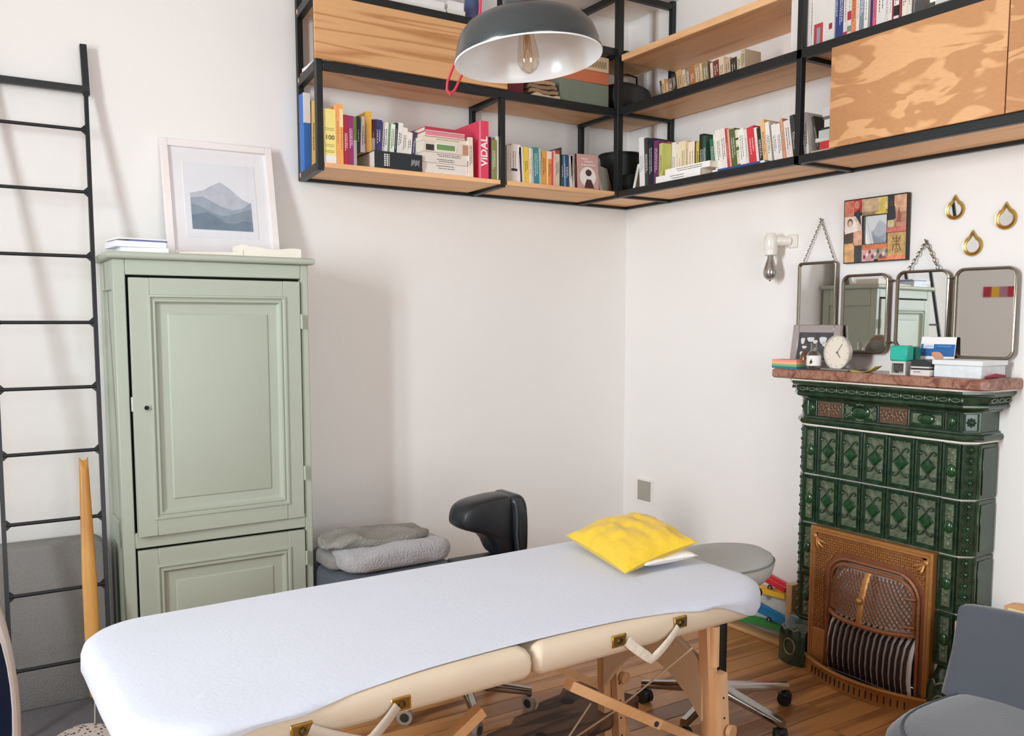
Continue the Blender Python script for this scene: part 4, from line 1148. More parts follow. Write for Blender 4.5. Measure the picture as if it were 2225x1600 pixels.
pad2 = sm_outline([(1.805, .810), (1.838, .822), (1.862, .800), (1.872, .74), (1.874, .66), (1.868, .585), (1.835, .575), (1.822, .62), (1.812, .70), (1.806, .77)])
pillow_prism(pad2, 2.845, 3.005, .02, .010).build('seat_edge_pad', M('#23282b', .3, spec=.6), sd)
MB().tube([(1.812, 2.840, .80), (1.818, 2.836, .74), (1.815, 2.834, .67), (1.822, 2.836, .62), (1.832, 2.840, .585)], .0045, 8).build('seam_piping', M('#3a4146', .35), sd)
MB().box((1.58, 2.86, .556), (1.81, 2.98, .574), .006).build('seat_plate', BLACK, sd)

# ------------------------------------------------------------------ pouf with folded blanket
pz = .455
po = thing('bench_pouf', 'dark slate blue upholstered cube pouf between cupboard and wall', 'pouf', (1.57, 3.55, 0))
mb = MB(); mb.box((1.262, 3.27, .02), (1.80, 3.86, pz), .035); mb.build('pouf_body', M('#4d5763', .8, bump=(150, .25), sheen=.2, name='slate_velvet'), po)
for x in (1.30, 1.76):
    for y in (3.31, 3.82): MB().cyl((x, y, 0), (x, y, .0195), .015, n=10).build('foot', BLACK, po)
BL = M('#b2b1b5', .95, bump=(110, .8), var=(9, .12), sheen=.4, name='grey_fleece')
bl = thing('folded_blanket', 'grey fleece blanket folded in a soft stack on the slate pouf', 'blanket', (1.53, 3.45, pz))
def blob(cx, cy, z0, hx, hy, h, seed, ex=.35, amp=.012):
    def fn(u, v):
        a = 2*math.pi*u; ph = -math.pi/2+math.pi*v
        ca, sa = math.cos(a), math.sin(a)
        sx = math.copysign(abs(ca)**ex, ca); sy = math.copysign(abs(sa)**ex, sa)
        c_ = max(math.cos(ph), 0)**.45; zz = math.copysign(abs(math.sin(ph))**.6, ph)
        x = cx+hx*sx*c_; y = cy+hy*sy*c_; z = z0+h*.5*(1+zz)
        k = amp*(nz(x*7, y*7, seed)+.5*nz(x*18, y*18, seed+z*9))
        return (x+k*.6, y+k*.6, max(z0+.0005, z+k*1.1*(1 if v > .35 else 0)))
    return MB().grid(fn, 64, 20, closed_u=True)
blob(1.535, 3.45, pz+.002, .252, .165, .10, 1.0, .3, .016).build('lower_fold', BL, bl, angle=180)
mb = blob(1.50, 3.50, pz+.086, .235, .12, .050, 5.0, .45, .024); mb.build('upper_fold', M('#98968f', .95, bump=(110, .8), var=(9, .12)), bl, angle=180)  # greyer than the lower fold: shade of folds turned away is in the colour
mb = blob(1.335, 3.52, pz+.002, .075, .13, .075, 9.0, .5, .014); mb.build('side_fold', M('#8f8e8c', .95, bump=(110, .8), var=(9, .12)), bl, angle=180)  # darker colour paints the shade on the left fold
blob(1.46, 3.52, pz+.088, .20, .09, .045, 13.0, .6, .026).build('crumpled_fold', M('#98968f', .95, bump=(110, .8), var=(9, .12)), bl, angle=180)  # same grey with painted shade as the upper fold

# rustic low bench under the table
rb = thing('rustic_bench', 'rough dark brown wooden bench lying low under the table', 'bench', (1.62, 2.27, 0))
a_ = math.atan2(2.30-2.12, 1.86-1.36)
RBM = Matrix.Translation((1.60, 2.255, 0)) @ Matrix.Rotation(R(21), 4, 'Z')
RW = wood('rustic_wood', '#6d4f38', '#38251a', (3, 14, 14), 5, .7, bumps=.5)
mb = MB(RBM); n_ = 14
top_ = [(-.36+.68*k/n_, -.118+.010*math.sin(k*1.7)) for k in range(n_+1)]; bot_ = [(-.36+.68*k/n_, .112+.012*math.sin(k*2.1+1)) for k in range(n_, -1, -1)]
mb.prism(top_+bot_, 'z', .155, .20); mb.build('bench_top', RW, rb)
kn = MB(RBM)
for kx, ky, r_ in ((.14, .05, .026), (.26, -.03, .022), (-.12, -.02, .02)): kn.cyl((kx, ky, .199), (kx, ky, .2015), r_, r_*.9, 14)
kn.build('knot', M('#1f1510', .8), rb)
for (lx, ly, dx, dy) in ((.26, -.08, .05, -.03), (.26, .07, .05, .03), (-.28, -.08, -.05, -.03), (-.28, .07, -.05, .03)):
    MB(RBM).cyl((lx, ly, .155), (lx+dx, ly+dy, 0), .020, .017, 12).build('leg', BEECH_X, rb)
for k, (bx_, lab) in enumerate(((2.62, 'shade-darkened bag lying on the floor by the wall beyond the table'),)):
    mb = blob(2.86, 3.30, .001, .26, .13, .10, 3.0, .5, .015); mb.top('floor_bag', M('#16211d', .8, bump=(80, .4)), lab, 'bag', angle=180)  # near-black colour includes the shade lying on this low object

# ------------------------------------------------------------------ rolling ball track toy by the right wall
toy = thing('ball_track', 'wooden ball track toy with red, yellow, blue and green ramps', 'toy', (3.17, 2.85, 0))
TOYW = M('#d9ae7c', .5, var=(20, .05), name='toy_wood')
def tp_(name, a, b, m=TOYW, ch=.003): return MB().box(a, b, ch).build(name, m, toy)
tp_('base_board', (3.145, 2.60, 0), (3.22, 3.14, .018))
post_ = tp_('end_post', (3.165, 2.615, .0185), (3.215, 2.650, .300)); post_ = tp_('end_post', (3.165, 3.085, .0185), (3.215, 3.120, .360))
def ramp(y0, z0, y1, z1, hexv, name):
    c = M(hexv, .35, name='toy_' + name); r_ = MB(); d = Vector((0, y1-y0, z1-z0)).normalized(); up = Vector((1, 0, 0)).cross(d)
    if up.z < 0: up = -up
    prof = [(-.027, .018), (-.027, -.006), (.027, -.006), (.027, .018), (.017, .018), (.013, .006), (-.013, .006), (-.017, .018)]
    R_ = []
    for (y, z) in ((y0, z0), (y1, z1)):
        R_.append([(3.185+a, y+up.y*b, z+up.z*b) for a, b in prof])
    r_.rings(R_); return r_.build(name, c, toy)
ramp(3.083, .345, 2.652, .262, '#d52f40', 'red_ramp'); ramp(3.083, .205, 2.652, .232, '#f2c53d', 'yellow_ramp')
ramp(3.083, .168, 2.652, .105, '#1f86bd', 'blue_ramp'); ramp(3.083, .038, 2.652, .078, '#37994a', 'green_ramp')
for y, z in ((2.735, .252), (2.735, .098)):
    bm_ = MB(); bm_.tube([(3.158, y+.013*math.cos(t), z+.018*math.sin(t)) for t in [math.pi*k/8 for k in range(9)]], .0035, 6); bm_.build('bell_arch', BLACK, toy)
    MB().ball((3.158, y, z+.005), .007, 10, 6).build('bell', CHROME, toy)
MB().cyl((3.1575, 2.80, .222), (3.153, 2.80, .222), .020, n=18).build('hole_disc', BLACK, toy)

# ------------------------------------------------------------------ tiled stove fireplace
FX, FYC = 3.08, 2.15
fp = thing('tiled_fireplace', 'dark green glazed tile fireplace with copper hood under a marble mantel', 'fireplace', (3.15, FYC, 0))
def glaze(name, base, light, relief):
    m, nt, b = newmat(name); tc = N(nt, 'ShaderNodeTexCoord')
    n1 = N(nt, 'ShaderNodeTexNoise', Scale=26.0, Detail=3.0); nt.links.new(tc.outputs['Object'], n1.inputs['Vector'])
    rp = N(nt, 'ShaderNodeValToRGB'); rp.color_ramp.elements[0].position = .35; rp.color_ramp.elements[0].color = hexc(base); rp.color_ramp.elements[1].position = .75; rp.color_ramp.elements[1].color = hexc(light)
    nt.links.new(n1.outputs['Fac'], rp.inputs['Fac']); nt.links.new(rp.outputs['Color'], b.inputs['Base Color'])
    b.inputs['Roughness'].default_value = .16; b.inputs['Specular IOR Level'].default_value = .6; b.inputs['Coat Weight'].default_value = .3; b.inputs['Coat Roughness'].default_value = .08
    if relief:
        n2 = N(nt, 'ShaderNodeTexNoise', Scale=relief, Detail=2.0, Distortion=1.2); nt.links.new(tc.outputs['Object'], n2.inputs['Vector'])
        bp = N(nt, 'ShaderNodeBump', Strength=.55, Distance=.004); nt.links.new(n2.outputs['Fac'], bp.inputs['Height']); nt.links.new(bp.outputs['Normal'], b.inputs['Normal'])
    return m
GLZ = glaze('green_glaze', '#182c1d', '#2d4832', 0); GLZR = glaze('green_glaze_relief', '#4d5a48', '#77816a', 75); GLZD = glaze('green_glaze_boss', '#12331b', '#1b4d28', 0)
PLASTER = M('#ece4d8', .85, bump=(60, .4), name='plaster_joint')
YL, YR = 2.503, 1.797          # front ends of the half tiles (left, right)
SYL, SYR = 2.553, 1.757        # side faces
# core behind tiles (plaster, seen in the joints) with the fire opening left free
core = MB()
OY0, OY1, OZ1 = 1.905, 2.395, .60
def body_poly(off): return [(XW-.002, SYL-off), (FX+.05, SYL-off), (FX+off, YL-.0), (FX+off, YR+.0), (FX+.05, SYR+off), (XW-.002, SYR+off)]
core.prism(body_poly(.012), 'z', OZ1, 1.055)
core.prism([(XW-.002, SYL-.012), (FX+.05, SYL-.012), (FX+.012, YL), (FX+.012, OY1), (XW-.002, OY1)], 'z', .0, OZ1)
core.prism([(XW-.002, OY0), (FX+.012, OY0), (FX+.012, YR), (FX+.05, SYR+.012), (XW-.002, SYR+.012)], 'z', .0, OZ1)
core.build('core', PLASTER, fp)
# one tile of each kind, in local space: x = across (0..w), y = out of the face (towards the room negative), z up
def scroll(mb, cx, cz, sx, sz, sc):
    P = ((.0, -.002), (.005, .006), (.010, .014), (.017, .021), (.026, .024), (.032, .019), (.031, .012), (.026, .010))
    mb.tube([(cx+sx*x*sc, -.0065, cz+sz*z*sc) for x, z in P], [.0022, .0024, .0026, .0028, .0028, .0026, .0028, .003], 6)
def tile_base(w, h, fr=.009):
    mb = MB()
    def rc(ins, d): return [(ins, d, ins), (w-ins, d, ins), (w-ins, d, h-ins), (ins, d, h-ins)]
    mb.rings([rc(.001, .012), rc(.001, -.004), rc(.003, -.0065), rc(fr-.003, -.0065), rc(fr, -.003), rc(fr+.002, .0005), rc(fr+.004, .0005), rc(fr+.006, -.003), rc(fr+.009, -.003), rc(fr+.011, .000)], cap0=False, cap1=False)
    mb.mat(1)
    x0, x1, z0, z1 = fr+.011, w-fr-.011, fr+.011, h-fr-.011; nu, nv = max(6, int((x1-x0)/.006)), max(10, int((z1-z0)/.006))
    def field(u, v):
        x, z = x0+(x1-x0)*u, z0+(z1-z0)*v
        e = min(u, 1-u, v, 1-v)
        d = -.0035*max(0, math.sin(abs(u-.5)*34+math.sin(v*23)*1.7)*math.sin(v*37+math.cos(abs(u-.5)*15)*2))*min(1, e*8)
        return (x, .0005+d, z)
    mb.grid(field, nu, nv); mb.mat(0)
    return mb
def diamond_tile(w, h):
    mb = tile_base(w, h); cx, cz = w/2, h*.52; a, b = w*.27, h*.155
    mb.mat(0)
    def dm(s, d): return [(cx, d, cz-b*s), (cx+a*s, d, cz), (cx, d, cz+b*s), (cx-a*s, d, cz)]
    mb.rings([dm(1.12, .001), dm(1.1, -.006), dm(1.0, -.0075), dm(.86, -.004)], cap0=False, cap1=False)
    mb.mat(2); mb.rings([dm(.86, -.004), dm(.78, -.0065), dm(.25, -.0095)], cap0=False); mb.mat(0)
    for sx in (1, -1):
        for sz in (1, -1): scroll(mb, cx, cz+sz*b*1.02, sx, sz, w/.11)
    mb.mat(1)
    for sz in (1, -1):
        for sx in (1, -1):
            mb.tube([(cx+sx*.005, -.002, cz+sz*h*.36), (cx+sx*w*.14, -.005, cz+sz*h*.385), (cx+sx*w*.24, -.002, cz+sz*h*.355)], [.002, .0045, .0015], 6)
    return mb.mat(0)
def boss_tile(w, h):
    mb = tile_base(w, h, .008); cx, cz = w/2, h*.5; mb.mat(2)
    mb.ball((cx, -.001, cz), (w*.27, .011, w*.36), 14, 8); mb.mat(1)
    for sz in (1, -1):
        mb.ball((cx, 0, cz+sz*w*.52), (w*.14, .006, w*.12), 10, 6); mb.ball((cx+w*.16, 0, cz+sz*w*.66), (w*.09, .005, w*.09), 8, 5); mb.ball((cx-w*.16, 0, cz+sz*w*.66), (w*.09, .005, w*.09), 8, 5); mb.ball((cx, 0, cz+sz*w*.95), (w*.12, .005, w*.16), 8, 5)
    return mb.mat(0)
def rosette_tile(w, h, n):
    mb = MB()
    def rc(ins, d): return [(ins, d, .001+ins*.4), (w-ins, d, .001+ins*.4), (w-ins, d, h-.001-ins*.4), (ins, d, h-.001-ins*.4)]
    mb.rings([rc(.0, .014), rc(.001, -.003), rc(.007, -.003), rc(.009, .002)], cap0=False)
    for k in range(n):
        cz = h*(k+.5)/n; r0 = min(w*.34, h/n*.46); mb.mat(2)
        mb.ball((w/2, .001, cz), (r0*.5, .012, r0*.5), 10, 6); mb.mat(0)
        for j in range(8):
            a = j*math.pi/4; mb.ball((w/2+r0*.68*math.cos(a), .001, cz+r0*.68*math.sin(a)), (r0*.30, .006, r0*.30), 6, 4)
    return mb
GM = [GLZ, GLZR, GLZD]
def face_m(y_left, z, ang=0.0, x=FX):
    """tile local x runs to the viewer's right (-y world), local -y faces the room (-x world)"""
    return Matrix.Translation((x, y_left, z)) @ Matrix.Rotation(R(-90)+ang, 4, 'Z')
def place_tile(me, name, m):
    o = bpy.data.objects.new(name, me); COL.objects.link(o); o.parent = fp; lm = wm(fp).inverted() @ m
    o.location = lm.to_translation(); o.rotation_euler = lm.to_euler(); return o
rowz = [(.848, 1.055), (.636, .845), (.418, .633), (.205, .415)]
cols = [2.431, 2.3205, 2.2095, 2.097, 1.981, 1.8705]
for ri in (0, 1):
    z0, z1 = rowz[ri]
    for ci in range(5):
        w_ = cols[ci]-cols[ci+1]-.002
        key = 'tile_d%d%d' % (ri, round(w_*1000))
        place_tile(diamond_tile(w_, z1-z0-.001).mesh('tile', GM), 'tile', face_m(cols[ci]-.001, z0))
hl_, hr_ = None, None
for ri, (z0, z1) in enumerate(rowz):
    me = boss_tile(YL-cols[0]-.002, z1-z0-.002).mesh('tile', GM)
    place_tile(me, 'tile', face_m(YL-.001, z0)); place_tile(me, 'tile', face_m(cols[5]-.001, z0))
    # bevelled corner pieces with rosettes
    wl = math.hypot(.05, SYL-YL)
    me = rosette_tile(wl, z1-z0-.002, 5).mesh('corner_tile', GM)
    place_tile(me, 'corner_tile', face_m(SYL, z0, R(-45)*-1 if False else math.atan2(-(FX-(FX+.05)), -(YL-SYL))*-1 if False else -R(0), FX+.05) @ Matrix.Identity(4) if False else Matrix.Translation((FX+.05, SYL, z0)) @ Matrix.Rotation(math.atan2(YL-SYL, -.05), 4, 'Z'))
    wr_ = math.hypot(.05, YR-SYR)
    me = rosette_tile(wr_, z1-z0-.002, 5).mesh('corner_tile', GM)
    place_tile(me, 'corner_tile', Matrix.Translation((FX, YR, z0)) @ Matrix.Rotation(math.atan2(SYR-YR, .05), 4, 'Z'))
    # plain side tiles
    for yy, sg in ((SYL, 1), (SYR, -1)):
        mb = MB(); mb.box((FX+.052, yy-sg*.012, z0), (XW-.001, yy, z1-.002), .003); mb.box((FX+.066, yy, z0+.015), (XW-.016, yy+sg*.004, z1-.017), .002); mb.build('side_tile', GLZ, fp)
# plaster strip above the tiles, bullnose, frieze, cornice, mantel
def around(prof, name, mat, cap=True):
    """moulding profile (offset outwards, z) mitred round front and sides"""
    mb = MB(); R_ = []
    for off, z in prof:
        R_.append([(XW-.001, SYL+off, z), (FX+.045-off*.35, SYL+off, z), (FX-off, YL+.0+off*.45, z), (FX-off, YR-.0-off*.45, z), (FX+.045-off*.35, SYR-off, z), (XW-.001, SYR-off, z)])
    mb.rings(R_, closed=False, cap0=False, cap1=False)
    mb.add(R_[-1], [tuple(range(6))]); mb.add(R_[0], [tuple(reversed(range(6)))])
    return mb.build(name, mat, fp, angle=30)
around([(-.003, 1.0555), (.002, 1.0557), (.002, 1.062), (-.003, 1.0622)], 'plaster_joint', PLASTER)
around([(.000, 1.0625), (.010, 1.064), (.017, 1.071), (.018, 1.078), (.014, 1.086), (.006, 1.090), (.004, 1.0965), (-.006, 1.0968)], 'base_moulding', GLZ)
around([(-.006, 1.097), (-.002, 1.0972), (-.002, 1.168), (-.006, 1.1682)], 'frieze_ground', GLZ)
around([(.000, 1.1685), (.006, 1.170), (.010, 1.176), (.018, 1.181), (.030, 1.184), (.034, 1.190), (.034, 1.197), (.030, 1.202), (.036, 1.206), (.038, 1.224), (.042, 1.228), (.050, 1.232), (.056, 1.240), (.056, 1.2485), (.01, 1.249)], 'cornice', GLZ)
around([(.03, 1.2492), (.058, 1.2493), (.060, 1.2560), (.03, 1.2562)], 'plaster_joint', PLASTER)
# chain of ovals along the cornice
def oval_link(m):
    mb = MB(m); mb.tube([(.016*math.cos(t), -.001-.002*math.cos(2*t)*0, .0065*math.sin(t)) for t in [k*math.pi/7 for k in range(14)]], .0022, 5, closed=True)
    mb.ball((.0235, 0, 0), (.005, .004, .0075), 8, 5); mb.ball((.0235, 0, .007), (.002, .003, .003), 6, 4); return mb
xo = FX-.0385; ny = 15
link_me = oval_link(Matrix.Identity(4)).mesh('cornice_link', GLZR)
for k in range(ny):
    y_ = 2.485 - k*.0485; o = place_tile(link_me, 'cornice_link', face_m(y_, 1.2155, 0, xo))
for yy, rz_ in ((SYL+.0385, 180), (SYR-.0385, 0)):
    for xx in (3.13, 3.178, 3.22): place_tile(link_me, 'cornice_link', Matrix.Translation((xx, yy, 1.2155)) @ Matrix.Rotation(R(rz_), 4, 'Z'))
# frieze tiles
def frieze_boss(w, h):
    mb = tile_base(w, h, .005); mb.mat(2); mb.ball((w/2, 0, h*.5), (w*.26, .010, h*.30), 14, 8); return mb.mat(0)
def frieze_grille(w, h):
    mb = MB(); mb.box((.001, -.004, .001), (w-.001, .008, h-.001), .002); mb.mat(1)
    r_ = random.Random(5)
    for sx in (1, -1):
        for k in range(5):
            cx = w/2+sx*(.012+.009*k); cz = h*(.5+.22*math.sin(k*2.1))
            mb.tube([(cx+.009*math.cos(t)*(1-.5*t/6.3), -.0055, cz+.009*math.sin(t)*(1-.4*t/6.3)) for t in [j*.7 for j in range(9)]], .0016, 5)
    for k in range(2):
        mb.tube([(w*.16+w*.10*k+.0035*math.cos(t), -.0055, h*.66+.0035*math.sin(t)) for t in [j*.785 for j in range(8)]], .0012, 5, closed=True)
    mb.tube([(w*.5, -.0055, h*.12), (w*.5, -.006, h*.9)], .0018, 5); return mb.mat(0)
def cartouche(w, h):
    mb = tile_base(w, h, .004); mb.mat(2)
    mb.rings([[(w/2+(w*.20*s)*math.copysign(abs(math.cos(t))**.7, math.cos(t)), d, h/2+h*.27*s*math.copysign(abs(math.sin(t))**.8, math.sin(t))) for t in [k*math.pi/12 for k in range(24)]] for s, d in ((1.3, .0), (1.25, -.008), (1.12, -.010), (1.02, -.006), (.95, -.009), (.5, -.012))], cap0=False)
    mb.mat(1)
    for sx in (1, -1):
        for sz in (1, -1):
            mb.tube([(w/2+sx*w*.27, -.004, h/2), (w/2+sx*w*.36, -.006, h/2+sz*h*.16), (w/2+sx*w*.44, -.005, h/2+sz*h*.30), (w/2+sx*w*.38, -.004, h/2+sz*h*.38), (w/2+sx*w*.33, -.003, h/2+sz*h*.28)], .0028, 6)
            mb.ball((w/2+sx*w*.07, -.004, h/2+sz*h*.44), (.008, .006, .005), 8, 5)
        mb.ball((w/2, -.004, h/2+sx*h*.47), (.008, .007, .005), 8, 5)
    return mb.mat(0)
FZ, FH = 1.0985, .068
IRON = M('#6a5242', .45, .5, bump=(70, .3), name='rusty_iron')
def fz(mb, y, mats=GM): place_tile(mb.mesh('frieze_tile', mats), 'frieze_tile', face_m(y, FZ, 0, FX+.001))
fz(frieze_boss(.050, FH), 2.488); fz(frieze_grille(.124, FH), 2.437, [IRON, M('#7d6350', .35, .6)]); fz(cartouche(.170, FH), 2.312); fz(frieze_grille(.124, FH), 2.141, [IRON, M('#7d6350', .35, .6)]); fz(frieze_boss(.052, FH), 1.865); fz(frieze_boss(.150, FH) if False else frieze_grille(.0, FH) if False else frieze_boss(.148, FH), 2.015)
place_tile(rosette_tile(.055, FH, 1).mesh('frieze_tile', GM), 'frieze_tile', Matrix.Translation((FX+.001, YR, FZ)) @ Matrix.Rotation(math.atan2(SYR-YR, .05), 4, 'Z'))
place_tile(rosette_tile(.06, FH, 1).mesh('frieze_tile', GM), 'frieze_tile', Matrix.Translation((FX+.05, SYL, FZ)) @ Matrix.Rotation(math.atan2(YL-SYL, -.05), 4, 'Z'))
# marble
mm, nt, b = newmat('red_marble'); tc = N(nt, 'ShaderNodeTexCoord'); n1 = N(nt, 'ShaderNodeTexNoise', Scale=17.0, Detail=6.0, Distortion=1.6, Roughness=.65); nt.links.new(tc.outputs['Object'], n1.inputs['Vector'])
rp = N(nt, 'ShaderNodeValToRGB'); el = rp.color_ramp.elements; el[0].position = .3; el[0].color = hexc('#5e3730'); el[1].position = .78; el[1].color = hexc('#d9c3b6')
e_ = el.new(.46); e_.color = hexc('#8f5f4e'); e_ = el.new(.58); e_.color = hexc('#a9806c'); e_ = el.new(.66); e_.color = hexc('#7d5247')
nt.links.new(n1.outputs['Fac'], rp.inputs['Fac']); nt.links.new(rp.outputs['Color'], b.inputs['Base Color']); b.inputs['Roughness'].default_value = .28
MZ = 1.2965
mp_ = [(XW-.001, 2.640), (3.03, 2.640), (3.008, 2.625), (3.008, 1.700), (3.030, 1.680), (XW-.001, 1.680)]
def inset(d): return [(p[0]+(d if p[0] < 3.2 else 0), p[1]+(-d if p[1] > 2.3 else d)) for p in mp_]
mb = MB(); mb.rings([[(*p, z) for p in inset(d)] for d, z in ((.006, 1.2565), (0, 1.262), (0, 1.289), (.006, MZ))]); mb.build('mantel_slab', mm, fp)
# feet
def foot(yc, hw):
    mb = MB(); R_ = []
    for off, z in ((-.0, .205), (.012, .200), (.020, .185), (.030, .165), (.050, .150), (.056, .13), (.058, .05), (.060, .015), (.060, 0)):
        xf_ = FX-off; R_.append([(XW-.01, yc+hw+off*.3, z), (xf_+.02, yc+hw+off*.3, z), (xf_, yc+hw*.6, z), (xf_-.003, yc, z), (xf_, yc-hw*.6, z), (xf_+.02, yc-hw-off*.1, z), (XW-.01, yc-hw-off*.1, z)])
    mb.rings(R_); mb.mat(1)
    mb.tube([(FX-.061, yc+hw*.5*math.cos(t), .08+.035*math.sin(t)) for t in [k*.4488 for k in range(14)]], .004, 6, closed=True)
    for sx in (1, -1): mb.tube([(FX-.055, yc, .165), (FX-.060, yc+sx*hw*.4, .150), (FX-.05, yc+sx*hw*.7, .165)], .005, 6)
    mb.build('foot', [GLZ, GLZR], fp, angle=30)
foot(2.50, .058); foot(1.80, .055)
# copper surround
COP = M('#bd864c', .42, .45, bump=(50, .25), var=(9, .12), name='copper'); COPD = M('#966040', .48, .4, bump=(50, .35), var=(9, .15), name='dark_copper')
SY0, SY1, SZ0, SZ1 = 1.872, 2.430, .035, .632
sur = MB(); XS = FX-.028
def ringrect(ins, x): return [(x, SY1-ins, SZ0), (x, SY1-ins, SZ1-ins), (x, SY0+ins, SZ1-ins), (x, SY0+ins, SZ0)]
sur.rings([ringrect(0, FX+.010), ringrect(0, XS), ringrect(.004, XS-.005), ringrect(.010, XS-.005), ringrect(.013, XS), ringrect(.017, XS-.004), ringrect(.023, XS-.004), ringrect(.027, XS+.004)], closed=False, cap0=False, cap1=False)
sur.build('surround_frame', COP, fp)
# plate with a rounded opening
HY0, HY1, HZT, HR = 1.915, 2.335, .530, .10     # opening sides and top
def opening(off): 
    pts = [(HY1+off, SZ0)]
    for k in range(9): a = math.pi*.5*k/8; pts.append((HY1-HR+(HR+off)*math.cos(a), HZT-HR+(HR+off)*math.sin(a)))
    for k in range(9): a = math.pi*.5+math.pi*.5*k/8; pts.append((HY0+HR+(HR+off)*math.cos(a), HZT-HR+(HR+off)*math.sin(a)))
    pts.append((HY0-off, SZ0)); return pts
op = opening(.0); outer = []
for (y, z) in op:
    # project from the centre of the opening to the frame rectangle
    cy, cz = (HY0+HY1)/2, .30
    if z <= SZ0+1e-6: outer.append((SY1-.027 if y > cy else SY0+.027, SZ0)); continue
    dy, dz = y-cy, z-cz; t = 9
    if abs(dy) > 1e-6: t = min(t, ((SY1-.027-cy) if dy > 0 else (SY0+.027-cy))/dy)
    if dz > 1e-6: t = min(t, (SZ1-.027-cz)/dz)
    outer.append((cy+dy*t, cz+dz*t))
pl = MB(); pl.rings([[(XS+.004, *p) for p in outer], [(XS+.004, *p) for p in op]], closed=False, cap0=False, cap1=False)
pl.rings([[(XS+.004, *p) for p in op], [(XS-.008, *p) for p in opening(.002)], [(XS-.012, *p) for p in opening(-.006)], [(XS-.004, *p) for p in opening(-.014)], [(FX+.04, *p) for p in opening(-.014)]], closed=False, cap0=False, cap1=False)
pl.build('surround_plate', COPD, fp)
# diagonal lattice ribs on the plate
def inside(y, z):
    if not (SY0+.028 < y < SY1-.028 and SZ0+.17 < z < SZ1-.028): return False
    if HY0-.02 < y < HY1+.02 and z < HZT-HR: return False
    if z < HZT+.02 and HY0-.02 < y < HY1+.02:
        yy = min(max(y, HY0+HR), HY1-HR)
        if math.hypot(y-yy, z-(HZT-HR)) < HR+.02 and z >= HZT-HR: return False
    return True
lat = MB()
for sg in (1, -1):
    for k in range(-60, 80):
        c_ = k*.0185; run = None; zz = SZ0
        z = SZ0+.15
        while z < SZ1:
            y = SY0 + c_*1.0 + sg*(z-SZ0)*.85 if sg > 0 else SY0+c_ + .6 - (z-SZ0)*.85
            ok = inside(y, z)
            if ok and run is None: run = (y, z)
            if (not ok) and run is not None:
                if z-run[1] > .012: lat.bar((XS+.002, *run), (XS+.002, py_l, pz_l), .0045, .004, up=(1, 0, 0))
                run = None
            py_l, pz_l = y, z; z += .006
        if run is not None and pz_l-run[1] > .012: lat.bar((XS+.002, *run), (XS+.002, py_l, pz_l), .0045, .004, up=(1, 0, 0))
lat.build('lattice_ribs', COP, fp)['kind'] = 'stuff'
# leaf ornaments in the upper corners, lower side blocks
for yc, sg in ((SY1-.055, -1), (SY0+.055, 1)):
    l = MB()
    for a in (20, 45, 70): l.tube([(XS-.001, yc-sg*.025, SZ1-.045), (XS-.006, yc-sg*.025+sg*.03*math.cos(R(a)), SZ1-.045-.035*math.sin(R(a))), (XS-.001, yc-sg*.025+sg*.055*math.cos(R(a)), SZ1-.045-.055*math.sin(R(a)))], [.003, .007, .002], 6)
    l.ball((XS-.003, yc-sg*.03, SZ1-.042), (.006, .012, .012), 10, 6); l.build('corner_ornament', COP, fp)
b_ = MB(); b_.box((XS-.006, HY1+.006, SZ0), (XS+.006, SY1-.026, SZ0+.16), .002); b_.cyl((XS-.008, HY1+.038, SZ0+.115), (XS-.004, HY1+.038, SZ0+.115), .008, n=12); b_.build('side_block', COP, fp)
# white paper lining behind the grate
MB().prism([(3.040, .045), (3.030, .12), (3.034, .19), (3.050, .245), (3.085, .295), (3.088, .295), (3.054, .243), (3.038, .19), (3.034, .12), (3.044, .045)], 'y', HY0+.016, HY1-.022).build('lining', WHITE, fp); MB().box((3.082, OY0+.002, .295), (3.085, OY1-.002, .53)).build('lining', WHITE, fp)
# hood: bulging pierced door
def hood_pt(y, z, off=0.0):
    t = (y-(HY0+HY1)/2)/((HY1-HY0)/2-.02); t = max(-1, min(1, t))
    q = (z-.285)/(HZT-.02-.285); q = max(0, min(1, q))
    bul = .075*(1-abs(t)**2.6)*(1-.75*q**2.2)
    return (XS-.002-bul-off, y, z)
def hood_in(y, z):
    if z < .305-.0*abs(y) or z > HZT-.03: return False
    if y < HY0+.02 or y > HY1-.02: return False
    if z > HZT-HR and (y < HY0+HR or y > HY1-HR):
        yy = min(max(y, HY0+HR), HY1-HR)
        if math.hypot(y-yy, z-(HZT-HR)) > HR-.03: return False
    return True
hd = MB()
for sg in (1, -1):
    for k in range(-40, 60):
        run = []
        z = .30
        while z < HZT:
            y = HY0 + k*.0165 + (sg*(z-.30)*.62 if sg > 0 else .30-(z-.30)*.62)
            if hood_in(y, z): run.append((y, z))
            elif run:
                if len(run) > 1: hd.tube([hood_pt(*p) for p in run], .0048, 4, ry=.0022, up=None)
                run = []
            z += .014
        if len(run) > 1: hd.tube([hood_pt(*p) for p in run], .0048, 4, ry=.0022)
hd.build('hood_lattice', COPD, fp)['kind'] = 'stuff'
rim = MB()
rp_ = [(HY1-.022, .30)] + [(HY1-HR+(HR-.022)*math.cos(math.pi*.5*k/8), HZT-HR+(HR-.022)*math.sin(math.pi*.5*k/8)) for k in range(9)] + [(HY0+HR+(HR-.022)*math.cos(math.pi*.5+math.pi*.5*k/8), HZT-HR+(HR-.022)*math.sin(math.pi*.5+math.pi*.5*k/8)) for k in range(9)] + [(HY0+.022, .30)]
rim.tube([hood_pt(*p, off=.001) for p in rp_], .009, 8, ry=.005)
low = [hood_pt(HY1-.022-(HY1-HY0-.044)*k/16, .296-.0*k, .002) for k in range(17)]
rim.tube(low, .011, 8, ry=.009); rim.build('hood_rim', COPD, fp)
mid = (HY0+HY1)/2
